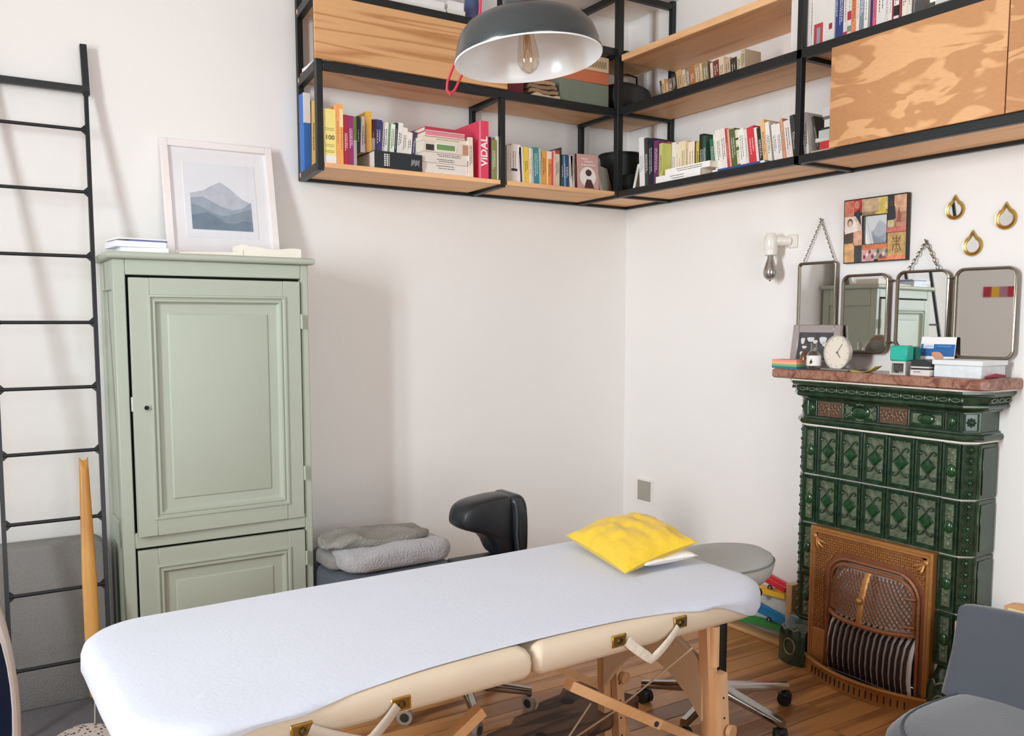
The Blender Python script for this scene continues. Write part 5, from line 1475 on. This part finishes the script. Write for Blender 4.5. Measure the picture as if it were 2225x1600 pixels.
MB().tube([hood_pt(mid, .30+.20*k/8, .002) for k in range(9)], .014, 6, ry=.004, up=(0, 1, 0)).build('hood_strap', COP, fp)
k_ = MB(); c_ = hood_pt(mid, .395, .012); k_.ball(c_, (.016, .014, .014), 14, 8); k_.cyl((c_[0], c_[1], c_[2]), (c_[0]+.02, c_[1], c_[2]), .006, n=8); k_.build('hood_knob', COP, fp)
for z_ in (.33, .44):
    MB().tube([(XS-.012, HY0+.014, z_), (XS-.026, HY0+.03, z_), hood_pt(HY0+.05, z_, .006)], .006, 8).build('hinge_arm', COPD, fp)
# grate fins
FIN = M('#4a332b', .4, .6, bump=(60, .3), name='grate_iron')
fin_prof = [(XS-.002, .045), (XS-.035, .06), (XS-.045, .12), (XS-.040, .19), (XS-.022, .245), (XS+.02, .278), (XS+.05, .285), (XS+.05, .272), (XS+.018, .264), (XS-.012, .236), (XS-.026, .185), (XS-.029, .12), (XS-.020, .075), (XS+.01, .055), (XS+.03, .05), (XS+.03, .04)]
fin_me = None
for k in range(14):
    y_ = HY1-.045 - k*.0262
    mb = MB().prism(fin_prof, 'y', -.004, .004)
    if fin_me is None:
        mb.v = [v - Vector((XS, 0, 0)) for v in mb.v]; fin_me = mb.mesh('grate_fin', FIN)
    o = bpy.data.objects.new('grate_fin', fin_me); COL.objects.link(o); o.parent = fp; o.location = Vector((XS, y_, 0)) - fp.location
MB().box((XS+.026, HY0+.018, .275), (XS+.06, HY1-.03, .288), .003).build('grate_bar', FIN, fp)
MB().box((XS-.005, HY0+.02, .105), (XS-.0, HY1-.03, .113)).build('grate_bar', FIN, fp)
# curved fender on the floor
def arc_x(y, d=0.0):
    t = (y-1.862)/(2.438-1.862); return FX-.032-.085*math.sin(math.pi*min(max(t, 0), 1))**.8 - d
ysf = [1.862+(2.438-1.862)*k/24 for k in range(25)]
fe = MB()
front = lambda z, d: [(arc_x(y, d), y, z) for y in ysf]
fe.rings([front(0, .004), front(.050, 0), front(.056, .004), front(.064, .006), front(.070, .003), front(.070, -.008), front(.060, -.010), front(.0, -.010)], closed=False, cap0=False, cap1=False)
fe.build('fender', M('#bd8547', .42, .45, bump=(40, .3), var=(8, .15)), fp)
sl = MB()
for k in range(3, 22):
    y = ysf[k]; sl.box((arc_x(y)-.0055, y-.0014, .014), (arc_x(y)-.001, y+.0014, .044))
sl.build('fender_slots', DARKINK, fp)['kind'] = 'stuff'
hb = MB(); hb.add([(arc_x(y, -.009), y, .004) for y in ysf] + [(XW-.03, 2.40, .004), (XW-.03, 1.90, .004)][::1], [tuple(range(27))]); hb.build('hearth_plate', M('#5a4536', .6, .4), fp)

# ------------------------------------------------------------------ things on the mantel
g = 'things on the marble mantel'
nt_ = thing('note_block', 'striped block of coloured sticky notes at the left end of the mantel', 'sticky notes', (3.075, 2.58, MZ), 0, g)
for k, (c_, nm) in enumerate((('#2a7f9c', 'blue_notes'), ('#7fb878', 'green_notes'), ('#f1b98f', 'peach_notes'), ('#f09a88', 'coral_notes'))):
    MB().box((3.035, 2.518, MZ+.0002+.0095*k), (3.11, 2.652, MZ+.0095*(k+1))).build(nm, M(c_, .7), nt_)
pt = thing('photo_frame', 'silver framed black and white photograph leaning at the back of the mantel', 'picture', (3.188, 2.455, MZ), rot=(0, 0, 0))
PM = Matrix.Translation((3.172, 2.672, MZ+.0005)) @ Matrix.Rotation(R(8), 4, 'Y') @ Matrix.Rotation(R(-90), 4, 'Z')
fw, fh, b = .255, .190, .036; f_ = MB(PM)
for a, c in (((0, -.006, 0), (b, .008, fh)), ((fw-b, -.006, 0), (fw, .008, fh)), ((b, -.006, 0), (fw-b, .008, b)), ((b, -.006, fh-b), (fw-b, .008, fh))): f_.box(a, c, .003)
f_.build('frame', M('#b5afae', .3, .55), pt)
MB(PM).box((b, .001, b), (fw-b, .006, fh-b)).build('photograph', M('#4b4b4c', .6, var=(30, .3)), pt)
bl_ = MB(PM)
for (cx, cz, rx, rz_) in ((.058, .118, .010, .018), (.10, .125, .018, .013), (.125, .115, .012, .010), (.165, .122, .018, .02), (.175, .105, .012, .012), (.07, .09, .012, .008), (.06, .06, .010, .014)):
    bl_.prism([(cx+rx*math.cos(t)*(1+.25*math.sin(3*t)), cz+rz_*math.sin(t)*(1+.25*math.cos(2*t))) for t in [k*.5236 for k in range(12)]], 'y', .0002, .0011)
bl_.build('photograph_lights', M('#d9dadb', .6), pt)
MB(PM).box((fw-.06, -.004, -.0), (fw-.01, .030, .02)).build('prop_stand', M('#a7a09d', .4), pt)
gb = thing('glass_bottle', 'clear glass bottle with a white and green label on the mantel', 'bottle', (3.055, 2.45, MZ), 0, g)
GLB = glass('bottle_glass', (.86, .88, .84, 1), .10)
MB().lathe([(.001, .001), (.027, .001), (.029, .006), (.029, .062), (.024, .072), (.0135, .080), (.0125, .105), (.0145, .108), (.0145, .112)], 24, (3.055, 2.445, MZ)).build('bottle_body', GLB, gb)
MB().lathe([(.0292, .018), (.0296, .0185), (.0296, .060), (.0292, .0605)], 24, (3.055, 2.445, MZ)).build('bottle_label', M('#eceaea', .6), gb)
lf = MB()
for a, ln in ((150, .02), (165, .026), (185, .018)): 
    ca = R(a+55); lf.prism([(0, 0), (.006, ln*.5), (0, ln), (-.004, ln*.5)], 'y', 0, .0004)
lf.v = [Matrix.Translation((3.0246, 2.432+.006*(i//8), MZ+.024)) @ Matrix.Rotation(R(-90), 4, 'Z') @ Matrix.Rotation(R(20*(i//8)-10), 4, 'Y') @ v for i, v in enumerate(lf.v)]
lf.build('label_leaf', M('#a9b83c', .6), gb)
MB().lathe([(.001, .0005), (.018, .002), (.019, .045), (.016, .060), (.0155, .0605), (.001, .0855)], 18, (3.105, 2.535, MZ)).top('glass_jar', M('#6b4a26', .15, spec=.7), 'small amber glass jar behind the coloured note block', 'jar', g)
ck = thing('round_clock', 'round cream table clock with thin silver rim on the mantel', 'clock', (3.075, 2.345, MZ), 0, g)
CK = Matrix.Translation((3.075, 2.340, MZ+.0755)) @ Matrix.Rotation(R(-8), 4, 'Z') @ Matrix.Rotation(R(-88), 4, 'Y') @ Matrix.Rotation(0, 4, 'Z')
MB(CK).lathe([(.001, -.034), (.05, -.03), (.066, -.012), (.0715, .0), (.073, .006), (.0715, .010), (.068, .010), (.0665, .004)], 40).build('clock_case', M('#c9c4ba', .3, .4), ck)
MB(CK).lathe([(.0665, .004), (.001, .0041)], 40).build('clock_dial', M('#e9dfd0', .5), ck)
hm = MB(CK)
hm.cyl((0, 0, .004), (0, 0, .0075), .0045, n=12); hm.bar((0, 0, .0058), (.036, -.026, .0058), .002, .0008); hm.bar((0, 0, .0062), (-.021, -.018, .0062), .0028, .0008)
for k in range(12):
    a = R(30*k); hm.bar((.055*math.cos(a), .055*math.sin(a), .0050), (.060*math.cos(a), .060*math.sin(a), .0050), .0016, .0006)
hm.build('clock_hands', M('#6d6660', .5), ck)
MB().box((3.05, 2.275, MZ+.0003), (3.12, 2.41, MZ+.010), .003).build('clock_stand', M('#8f8d84', .4, .3), ck)
# yellow curled note
def curl(u, v): return (3.045+.05*v, 2.262-.115*u, MZ+.0015+.022*max(0, u-.45)**2*4+.008*max(0, .15-u)*4)
mb = MB(); mb.grid(curl, 16, 4); o = mb.top('curled_note', M('#e6dd76', .7), 'yellow curled sticky note in the middle of the mantel', 'note', g)
md = o.modifiers.new('thick', 'SOLIDIFY'); md.thickness = .0006; md.offset = 1
# teal self-inking stamp
sp_ = thing('ink_stamp', 'teal self inking stamp with a silver base on the mantel', 'stamp', (3.06, 2.04, MZ), 0, g)
MB().box((3.035, 2.005, MZ+.052), (3.085, 2.077, MZ+.112), .006).build('stamp_head', M('#2bb5a0', .35), sp_)
f_ = MB(); f_.box((3.037, 2.066, MZ+.0002), (3.083, 2.074, MZ+.052)); f_.box((3.037, 2.008, MZ+.0002), (3.083, 2.016, MZ+.052)); f_.box((3.037, 2.016, MZ+.044), (3.083, 2.066, MZ+.052)); f_.box((3.040, 2.016, MZ+.0002), (3.083, 2.066, MZ+.006)); f_.build('stamp_frame', M('#dcdcd8', .3, .3), sp_)
MB().box((3.048, 2.018, MZ+.012), (3.075, 2.064, MZ+.043), .003).build('stamp_plate', M('#5b574f', .35, .4), sp_)
MB().box((3.115, 2.015, MZ), (3.145, 2.06, MZ+.105), .004).top('teal_box', M('#15806f', .45), 'dark teal box standing behind the teal stamp', 'box', g)
cd = thing('blue_card', 'blue and white leaflet card propped behind the stamps on the mantel', 'card', (3.19, 1.935, MZ), 0, g)
CM = Matrix.Translation((3.165, 2.042, MZ+.001)) @ Matrix.Rotation(R(9), 4, 'Y') @ Matrix.Rotation(R(-90), 4, 'Z')
MB(CM).box((0, 0, .0), (.142, .0015, .145)).build('card_sheet', WHITE, cd)
MB(CM).box((.002, -.0006, .070), (.14, .0002, .117)).build('card_print', M('#1f64a6', .5), cd)
MB(CM).box((.012, -.0010, .100), (.055, -.0005, .118)).build('card_label', M('#dfe3ea', .5), cd)
h_ = MB(CM); h_.prism([(.05, .085), (.066, .088), (.085, .085), (.10, .07), (.10, .052), (.08, .052), (.066, .060), (.052, .072)], 'y', -.0011, -.0005); h_.build('card_hand_print', M('#d99a7c', .6), cd)
k_ = MB(CM)
for j in range(7): k_.box((.018+.005*j, -.0013, .106), (.0215+.005*j, -.0009, .111)); k_.box((.07+.008*j, -.0009, .108), (.076+.008*j, -.0005, .1105))
k_.build('card_lettering', M('#8fb1d8', .5), cd)
s2 = thing('date_stamp', 'black and white rubber stamp between the teal stamp and the white box', 'stamp', (3.06, 1.95, MZ), 0, g)
MB().box((3.03, 1.905, MZ+.0002), (3.09, 1.985, MZ+.024), .003).build('stamp_base', M('#d9d5cf', .4), s2)
MB().box((3.034, 1.91, MZ+.0242), (3.086, 1.98, MZ+.030)).build('stamp_gap', DARKINK, s2)
MB().box((3.031, 1.908, MZ+.0302), (3.089, 1.982, MZ+.036)).build('stamp_plate', M('#cfcac4', .4), s2)
mb = MB().prism([(1.905, MZ+.0362), (1.985, MZ+.0362), (1.983, MZ+.054), (1.965, MZ+.062), (1.925, MZ+.062), (1.907, MZ+.054)], 'x', 3.034, 3.086); mb.build('stamp_handle', M('#2b2e30', .4), s2)
k_ = MB()
for j in range(5): k_.box((3.0292, 1.966-.006*j, MZ+.014), (3.0298, 1.970-.006*j, MZ+.017))
k_.build('stamp_lettering', DARKINK, s2)
wb = thing('white_box', 'pale blue white lidded box at the right end of the mantel', 'box', (3.12, 1.81, MZ), 0, g)
BXM = M('#dde3e6', .6, bump=(8, .0), var=(45, .10), name='whitewashed_box')
MB().box((3.048, 1.722, MZ+.0003), (3.205, 1.900, MZ+.045), .002).build('box_body', BXM, wb)
MB().box((3.043, 1.716, MZ+.0453), (3.210, 1.906, MZ+.064), .002).build('box_lid', M('#e6eaec', .55), wb)
MB().tube([(3.06, 1.712, MZ+.006), (3.10, 1.700, MZ+.012), (3.15, 1.692, MZ+.010)], [.004, .008, .004], 8).top('red_object', M('#8e2332', .45), 'small dark red object beside the white box at the mantel end', 'trinket', g)

# ------------------------------------------------------------------ mirrors and lamp on the right wall
NICK = M('#8d8678', .25, .9, name='aged_nickel')
def wall_m(y, z, x=XW, yaw=0.0, tilt=0.0):
    """local x to the viewer's right (-y), local y up, local z out of the wall (-x)"""
    return Matrix.Translation((x, y, z)) @ Matrix.Rotation(yaw, 4, 'Z') @ Matrix.Rotation(tilt, 4, 'Y') @ Matrix(((0, 0, -1, 0), (-1, 0, 0, 0), (0, 1, 0, 0), (0, 0, 0, 1)))
def mirror(par, y, z, w_, h_, r, x, yaw=0.0, tilt=0.0, tube=.0055, nm='mirror_frame'):
    m = wall_m(y, z, x, yaw, tilt); ol = rrect(w_, h_, r, 6)
    a = MB(m); a.tube([(p[0], p[1], .006) for p in ol], tube, 8, closed=True); a.tube([(p[0]*.965, p[1]*.98, .007) for p in ol], tube*.5, 6, closed=True); a.build(nm, NICK, par)
    a = MB(m); a.add([(p[0], p[1], .0035) for p in ol], [tuple(range(len(ol)))]); a.build('mirror_glass', MIRROR, par)
    a = MB(m); a.rings([[(p[0], p[1], .003) for p in ol], [(p[0], p[1], -.003) for p in ol]]); a.build('mirror_back', M('#6b6257', .8), par)
def chain(par, p, q, n, r=.0055):
    p, q = Vector(p), Vector(q); mb = MB()
    for k in range(n):
        c = p.lerp(q, (k+.5)/n); d = (q-p).normalized(); L = (q-p).length/n*.62
        s_ = d.cross(Vector((1, 0, 0))).normalized() if k % 2 else Vector((1, 0, 0))
        mb.tube([c + d*(L*math.cos(t)) + s_*(r*.62*math.sin(t)) for t in [j*math.pi/5 for j in range(10)]], r*.22, 5, closed=True)
    return mb.build('chain', NICK, par)
m1 = thing('chain_mirror', 'tall narrow nickel mirror hung from a fine chain on the wall', 'mirror', (3.24, 2.573, 1.60))
mirror(m1, 2.574, 1.585, .190, .345, .012, 3.226, R(1.9), R(.2), .006)
chain(m1, (3.236, 2.573, 1.945), (3.226, 2.655, 1.763), 18, .006); chain(m1, (3.236, 2.573, 1.945), (3.226, 2.490, 1.763), 18, .006)
MB().cyl((3.249, 2.573, 1.946), (3.228, 2.573, 1.950), .003, n=8).build('wall_nail', NICK, m1)
m2 = thing('triptych_mirror', 'three-part folding barber mirror in rounded nickel frames above the mantel', 'mirror', (3.23, 2.07, 1.55))
mirror(m2, 2.3265, 1.532, .212, .322, .03, 3.220, R(1.0), R(.2))
mirror(m2, 2.069, 1.546, .214, .302+.0, .03, 3.222, R(1.5), R(.2))
mirror(m2, 1.815, 1.530, .214, .330, .03, 3.216, R(6.5), R(.2))
chain(m2, (3.238, 2.074, 1.815), (3.224, 2.138, 1.703), 8, .009); chain(m2, (3.238, 2.074, 1.815), (3.224, 2.010, 1.703), 8, .009)
MB().cyl((3.249, 2.074, 1.816), (3.228, 2.074, 1.820), .003, n=8).build('wall_nail', NICK, m2)
for (ya, yb, z) in ((2.219, 2.177, 1.665), (2.219, 2.177, 1.415), (1.961, 1.922, 1.665), (1.961, 1.922, 1.41)):
    MB().cyl((3.214, ya, z), (3.216, yb, z), .0028, n=8).cyl((3.215, (ya+yb)/2-.006, z), (3.215, (ya+yb)/2+.006, z), .0055, n=8).build('hinge_link', NICK, m2)
# collage framed mirror
cl = thing('collage_mirror', 'square mirror in a wide black edged frame covered with a colourful paper collage', 'mirror', (3.235, 2.297, 1.88))
CMM = wall_m(2.297, 1.880, XW-.004, 0, R(-1.5)); S = .148
f_ = MB(CMM)
hw_i, hh_i = .056, .058
for a, c in (((-S, -S*.9, .002), (-hw_i, S*.9, .022)), ((hw_i, -S*.9, .002), (S, S*.9, .022)), ((-hw_i, -S*.9, .002), (hw_i, -hh_i, .022)), ((-hw_i, hh_i, .002), (hw_i, S*.9, .022))): f_.box(a, c)
f_.build('frame', M('#231d18', .5), cl)
MB(CMM).box((-hw_i, -hh_i, .002), (hw_i, hh_i, .012)).build('mirror_glass', MIRROR, cl)
patches = [((-.144, .062), (-.098, .128), '#cf7a63'), ((-.098, .075), (-.06, .128), '#c23f42'), ((-.144, .0), (-.06, .062), '#e3c9b4'), ((-.144, -.05), (-.10, .0), '#5a4a3e'), ((-.10, -.06), (-.058, -.0), '#d9a488'),
  ((-.144, -.129), (-.095, -.05), '#d8a772'), ((-.095, -.129), (-.058, -.06), '#3d4446'), ((-.06, .060), (.02, .128), '#c9ad8b'), ((.02, .072), (.06, .128), '#dcc56c'), ((-.06, .060), (.06, .076), '#d8b07e'),
  ((.06, .03), (.09, .128), '#33323a'), ((.09, .06), (.144, .128), '#d9a98a'), ((.09, .0), (.144, .06), '#c48e72'), ((.06, .0), (.10, .032), '#cfc08e'), ((.058, -.018), (.144, .002), '#d3716d'),
  ((.062, -.112), (.144, -.02), '#bd9a62'), ((.02, -.129), (.144, -.112), '#d98260'), ((-.058, -.082), (.06, -.060), '#cf7a52'), ((-.058, -.129), (.0, -.082), '#d7a5a6'), ((.0, -.122), (.06, -.082), '#a8a38c')]
for (a, c, hx) in patches:
    MB(CMM).box((a[0], a[1], .0221), (c[0], c[1], .0227)).build('collage_paper', M(hx, .6, var=(45, .35)), cl)
# figures cut from paper: veil, dark suit, faces (generic shapes)
def cut(poly, hx, z=.0228, nm='collage_cutting'): MB(CMM).prism(poly, 'z', z, z+.0005).build(nm, M(hx, .6, var=(40, .2)), cl)
def disc(cx, cy, rx, ry, n=14): return [(cx+rx*math.cos(2*math.pi*k/n), cy+ry*math.sin(2*math.pi*k/n)) for k in range(n)]
cut([(-.142, -.01), (-.138, .035), (-.118, .062), (-.092, .05), (-.078, .0)], '#ece0d6'); cut(disc(-.116, .036, .013, .018), '#5b3d30', .0234); cut(disc(-.115, .032, .010, .014), '#e0b9a2', .0240)
cut([(-.098, .075), (-.07, .09), (-.062, .02), (-.075, .04)], '#2c3440', .0234); cut(disc(-.083, .108, .013, .016), '#d88a78', .0234)
cut(disc(.078, .098, .012, .014), '#4a3a3a', .0234); cut([(.066, .085), (.094, .085), (.098, .035), (.064, .035)], '#30343f', .0234)
cut([(.030, .08), (.050, .08), (.058, .062), (.0, .062)], '#e0c552', .0234)
cut([(.10, .02), (.112, .08), (.122, .02)], '#96584e', .0234)
for k in range(9): cut(disc(-.045+.013*k, -.103+.010*(k % 3)-.008, .006, .009, 8), ('#7a3f52', '#e7c9c4', '#55605a')[k % 3], .0234)
# ornamental character-like sign on the gold paper: strokes
gy = MB(CMM); gx, gz = .103, -.066
def stroke(*pts): gy.tube([(gx+p[0], gz+p[1], .0236) for p in pts], .0013, 5)
stroke((-.012, .022), (.012, .022)); stroke((0, .034), (0, -.018)); stroke((-.012, .010), (.012, .010)); stroke((-.014, -.002), (.014, -.002)); stroke((-.018, .030), (-.012, .014)); stroke((.018, .030), (.012, .014))
stroke((-.012, -.004), (-.018, -.028)); stroke((.012, -.004), (.018, -.028)); stroke(*[(.007*math.cos(k*.7), -.026+.007*math.sin(k*.7)) for k in range(10)])
gy.build('collage_sign', M('#6e4a26', .6), cl)
# three brass teardrop mirrors
def tear(s, n=28):
    pts = []
    for k in range(n):
        a = R(115) + (R(310))*k/(n-1); pts.append((s*math.cos(a), s*math.sin(a)))
    pts.append((0, s*1.55)); return pts
for (y, z, s, lab) in ((1.965, 1.925, .038, 'leftmost and highest brass teardrop mirror with a dark reflection'), (1.770, 1.873, .040, 'rightmost brass teardrop mirror near the edge'), (1.890, 1.784, .039, 'lowest brass teardrop mirror above the folding mirror')):
    t = thing('teardrop_mirror', lab, 'mirror', (3.24, y, z), group='brass teardrop mirrors')
    m = wall_m(y, z)
    o_ = MB(m); o_.rings([[(p[0], p[1], d) for p in tear(s*k)] for k, d in ((1.0, .001), (1.0, .006), (.94, .010), (.84, .009), (.76, .0065), (.66, .006), (.62, .004))], cap0=True, cap1=False); o_.build('brass_frame', BRASS, t)
    o_ = MB(m); o_.add([(p[0], p[1], .0042) for p in tear(s*.63)], [tuple(range(29))]); o_.build('mirror_glass', MIRROR, t)
# wall lamp
wl = thing('wall_lamp', 'white porcelain wall lamp with a smoky pear shaped bulb', 'lamp', (3.20, 2.775, 1.83))
POR = M('#ece7de', .2, spec=.6, name='porcelain')
o_ = MB(); o_.box((3.236, 2.705, 1.835), (3.2495, 2.755, 1.895), .004); o_.build('wall_plate', POR, wl)
o_ = MB(); o_.cyl((3.237, 2.74, 1.865), (3.175, 2.785, 1.868), .020, .024, 20); o_.build('lamp_arm', POR, wl)
LX, LY = 3.165, 2.790
o_ = MB(); o_.lathe([(.001, 1.905), (.018, 1.902), (.029, 1.885), (.031, 1.865), (.031, 1.828), (.030, 1.826), (.030, 1.822), (.027, 1.803), (.022, 1.800), (.001, 1.800)], 28, (LX, LY, 0)); o_.build('lamp_holder', POR, wl)
SMK = M('#a5a29c', .16, .75, name='smoky_glass')
MB().lathe([(.0135, 1.7995), (.015, 1.785), (.021, 1.765), (.029, 1.740), (.0315, 1.722), (.028, 1.704), (.018, 1.694), (.006, 1.690), (.003, 1.684), (.001, 1.683)], 24, (LX, LY, 0)).build('bulb', SMK, wl)
# blank plate
vp = thing('wall_plate', 'square grey vent plate in a white rim low on the right wall', 'vent', (3.245, 3.73, .475))
o_ = MB(); 
for a, c in (((3.243, 3.660, .472), (3.2495, 3.675, .614)), ((3.243, 3.788, .472), (3.2495, 3.806, .614)), ((3.243, 3.675, .472), (3.2495, 3.788, .488)), ((3.243, 3.675, .602), (3.2495, 3.788, .614))): o_.box(a, c)
o_.build('plate_rim', M('#efebe6', .5), vp); MB().box((3.2455, 3.675, .488), (3.2494, 3.788, .602)).build('plate_centre', M('#a6a197', .6), vp)

# ------------------------------------------------------------------ pendant lamp
PX, PY, PZ = 1.368, 2.078, 2.218
pd = thing('pendant_lamp', 'grey enamelled pendant lamp with white inside hanging over the table', 'lamp', (PX, PY, PZ), rot=(R(-4.1), R(-3.3), 0))
ENG = M('#2d3334', .3, spec=.6, coat=.3, name='grey_enamel'); ENW = M('#f0f0f0', .22, bump=(5, .04), var=(7, .05), spec=.6, name='white_enamel')
out_p = [(.2045, .004), (.2055, .008), (.200, .026), (.194, .052), (.184, .080), (.165, .103), (.136, .119), (.100, .128), (.074, .134), (.062, .142), (.058, .160), (.057, .215), (.050, .230), (.020, .240), (.001, .240)]
out_p = [(r_, z_*.92) for r_, z_ in out_p]
o_ = MB(); o_.lathe(out_p, 64); sh_ = o_.build('lamp_shade', ENG, pd, world=False)
in_p = [(.2045, .004), (.2035, .000), (.2015, .003), (.197, .026), (.191, .052), (.181, .078), (.162, .100), (.134, .116), (.099, .1255), (.055, .129), (.001, .129)]
in_p = [(r_, z_*.92) for r_, z_ in in_p]
o_ = MB(); o_.lathe(in_p, 64); o_.build('shade_lining', ENW, pd, world=False)
MB().lathe([(.001, .1180), (.022, .1178), (.023, .116), (.019, .108), (.001, .108)], 24).build('lamp_holder', M('#b7b2ab', .35, .5), pd, world=False)
AMB = glass('amber_bulb_glass', (.97, .90, .80, 1), .10)
MB().lathe([(.013, .1078), (.015, .095), (.0205, .070), (.027, .035), (.0305, .008), (.029, -.012), (.021, -.026), (.010, -.034), (.003, -.037), (.001, -.037)], 28).build('bulb', AMB, pd, world=False)
fl = MB(); fl.cyl((0, 0, .106), (0, 0, .03), .0022, n=8)
for k in range(6):
    a = k*math.pi/3; fl.tube([(.006*math.cos(a), .006*math.sin(a), .095), (.010*math.cos(a+.4), .010*math.sin(a+.4), .04), (.012*math.cos(a+.9), .012*math.sin(a+.9), .0)], .0011, 5)
fl.build('filament', M('#d9a766', .4, .4), pd, world=False)
pm = wm(pd); tp0 = pm @ Vector((0, 0, .2195))
MB().tube([tp0, tp0+Vector((0, 0, .1)), (tp0.x+.005, tp0.y, 2.8), (tp0.x, tp0.y, ZC-.03)], .0045, 8).build('power_cord', M('#c93a4e', .7), pd)
MB().lathe([(.001, -.035), (.05, -.030), (.055, -.001), (.001, -.001)], 24, (tp0.x, tp0.y, ZC)).build('ceiling_rose', ENG, pd)
rc = MB()
rc.tube([(1.50, 2.50, ZC-.001), (1.475, 2.49, 2.85), (1.450, 2.47, 2.56), (1.436, 2.462, 2.46), (1.405, 2.456, 2.40), (1.368, 2.452, 2.345), (1.335, 2.45, 2.285), (1.314, 2.45, 2.235), (1.312, 2.45, 2.212), (1.322, 2.45, 2.199), (1.340, 2.45, 2.215), (1.365, 2.452, 2.262), (1.392, 2.456, 2.32), (1.420, 2.46, 2.39), (1.440, 2.466, 2.47), (1.448, 2.472, 2.56), (1.468, 2.49, 2.85), (1.493, 2.50, ZC-.001)], .0042, 8)
rc.top('red_cable', M('#d3354c', .65), 'looped red textile cable hanging behind the pendant lamp', 'cable', origin=(1.496, 2.5, ZC))

# ------------------------------------------------------------------ grey armchair at the lower right
ac = thing('armchair', 'grey velvet tub chair with a rounded seat at the lower right', 'armchair', (2.35, 1.10, 0))
VEL = M('#494e56', .85, bump=(200, .15), var=(3, .08), sheen=.5, name='grey_velvet')
def seat_out(off, xc=2.30, yc=1.085, rx=.34, ry=.335, n=40):
    pts = []
    for k in range(n):
        a = 2*math.pi*k/n; ca, sa = math.cos(a), math.sin(a)
        e = .75; pts.append((xc+(rx-off)*math.copysign(abs(ca)**e, ca), yc+(ry-off)*math.copysign(abs(sa)**e, sa)))
    return pts
o_ = MB(); o_.rings([[(*p, z) for p in seat_out(o2)] for o2, z in ((.06, .10), (.02, .105), (.005, .13), (0, .20), (.004, .26), (.015, .285), (.06, .2895))]); o_.build('seat_base', VEL, ac)
o_ = MB(); o_.rings([[(*p, z) for p in seat_out(o2)] for o2, z in ((.05, .290), (.012, .292), (-.012, .31), (-.018, .345), (-.012, .385), (.010, .412), (.045, .425), (.12, .432), (.25, .434))]); o_.build('seat_cushion', VEL, ac)
o_ = MB(); o_.tube([(*p, .4175) for p in seat_out(.025)], .0045, 6, closed=True); o_.build('seat_piping', M('#4d545c', .8), ac)
def back_pt(u, v, side):
    """u along the back (0 left end .. 1 right end), v up; wraps slightly forward at both ends"""
    y = 1.418-.69*u; wrap = .10*abs(2*u-1)**4
    x = 2.425-wrap*.25+.10*v + (.085*(1-.35*v) if side else 0)
    z = .408+.222*v*(1-.0*u) - .012*v*math.sin(math.pi*u)*-1
    return (x, y, z)
o_ = MB(); nU, nV = 24, 10; ring = []
for i in range(nU+1):
    u = i/nU; loop = []
    for j in range(nV+1): loop.append(back_pt(u, j/nV, 0))
    p0, p1 = Vector(back_pt(u, 1, 0)), Vector(back_pt(u, 1, 1)); c = (p0+p1)/2; rr = (p1-p0).length/2
    for k in range(1, 7): a = math.pi*(1-k/7); loop.append((c.x+rr*math.cos(a), c.y, c.z+.028*math.sin(a)))
    for j in range(nV, -1, -1): loop.append(back_pt(u, j/nV, 1))
    ring.append(loop)
# rounded ends
def shrink(loop, dy, k):
    cx = sum(p[0] for p in loop)/len(loop); return [(cx+(p[0]-cx)*k, p[1]+dy, p[2]-(1-k)*.02) for p in loop]
ring = [shrink(ring[0], .030, .45), shrink(ring[0], .022, .8)] + ring + [shrink(ring[-1], -.022, .8), shrink(ring[-1], -.030, .45)]
o_.rings(ring); o_.build('backrest', VEL, ac, angle=60)
for x, y in ((2.10, .90), (2.10, 1.27), (2.48, .90), (2.48, 1.27)): MB().cyl((x, y, .104), (x, y, 0), .018, .012, 12).build('leg', BLACK, ac)
# wooden toy crate behind the chair and printed block
cr = thing('wooden_crate', 'pale wooden tray box on the floor behind the grey chair', 'crate', (3.08, 1.50, 0))
TW = M('#d9b48a', .5, var=(15, .06), name='crate_wood')
for a, c in (((2.955, 1.20, 0), (2.968, 1.722, .437)), ((3.205, 1.20, 0), (3.218, 1.722, .437)), ((2.968, 1.709, 0), (3.205, 1.722, .437)), ((2.968, 1.20, 0), (3.205, 1.213, .437))): MB().box(a, c, .002).build('side_board', TW, cr)
MB().box((2.968, 1.213, .395), (3.205, 1.709, .405)).build('tray_board', M('#cfa88a', .5), cr)
pb = thing('picture_block', 'wooden block with a green printed picture standing on the pale crate', 'toy', (3.16, 1.57, .4055))
mb = MB(); poly = [(1.655, .4057), (1.655, .478)] + [(1.655-.02-.075*k/6+.0, .490+.006*math.sin(math.pi*k/6)) for k in range(7)] + [(1.43, .478), (1.43, .4057)]
mb.prism(poly, 'x', 3.150, 3.172); mb.build('block_body', M('#d2a376', .5), pb)
MB().box((3.1486, 1.45, .412), (3.1496, 1.640, .474)).build('printed_panel', M('#e8dca6', .6), pb)
for k in range(3): MB().ball((3.1486, 1.61-.05*k, .445), (.0012, .021, .017), 12, 6).build('printed_tree', M('#8aa845', .6, var=(60, .3)), pb)
# strip of coloured cards on the back wall, seen in the folding mirror
sc_ = thing('colour_strip', 'strip of coloured cards on the wall, reflected in the right mirror wing', 'wall art', (-1.99, 3.22, 1.74))
for k, hx in enumerate(('#b8304a', '#e6b93a', '#b98098', '#c22f45', '#a02a3c')):
    MB().box((-1.9985, 3.37-.068*k, 1.755), (-1.995, 3.37-.068*k-.066, 1.850)).build('card', M(hx, .6), sc_)
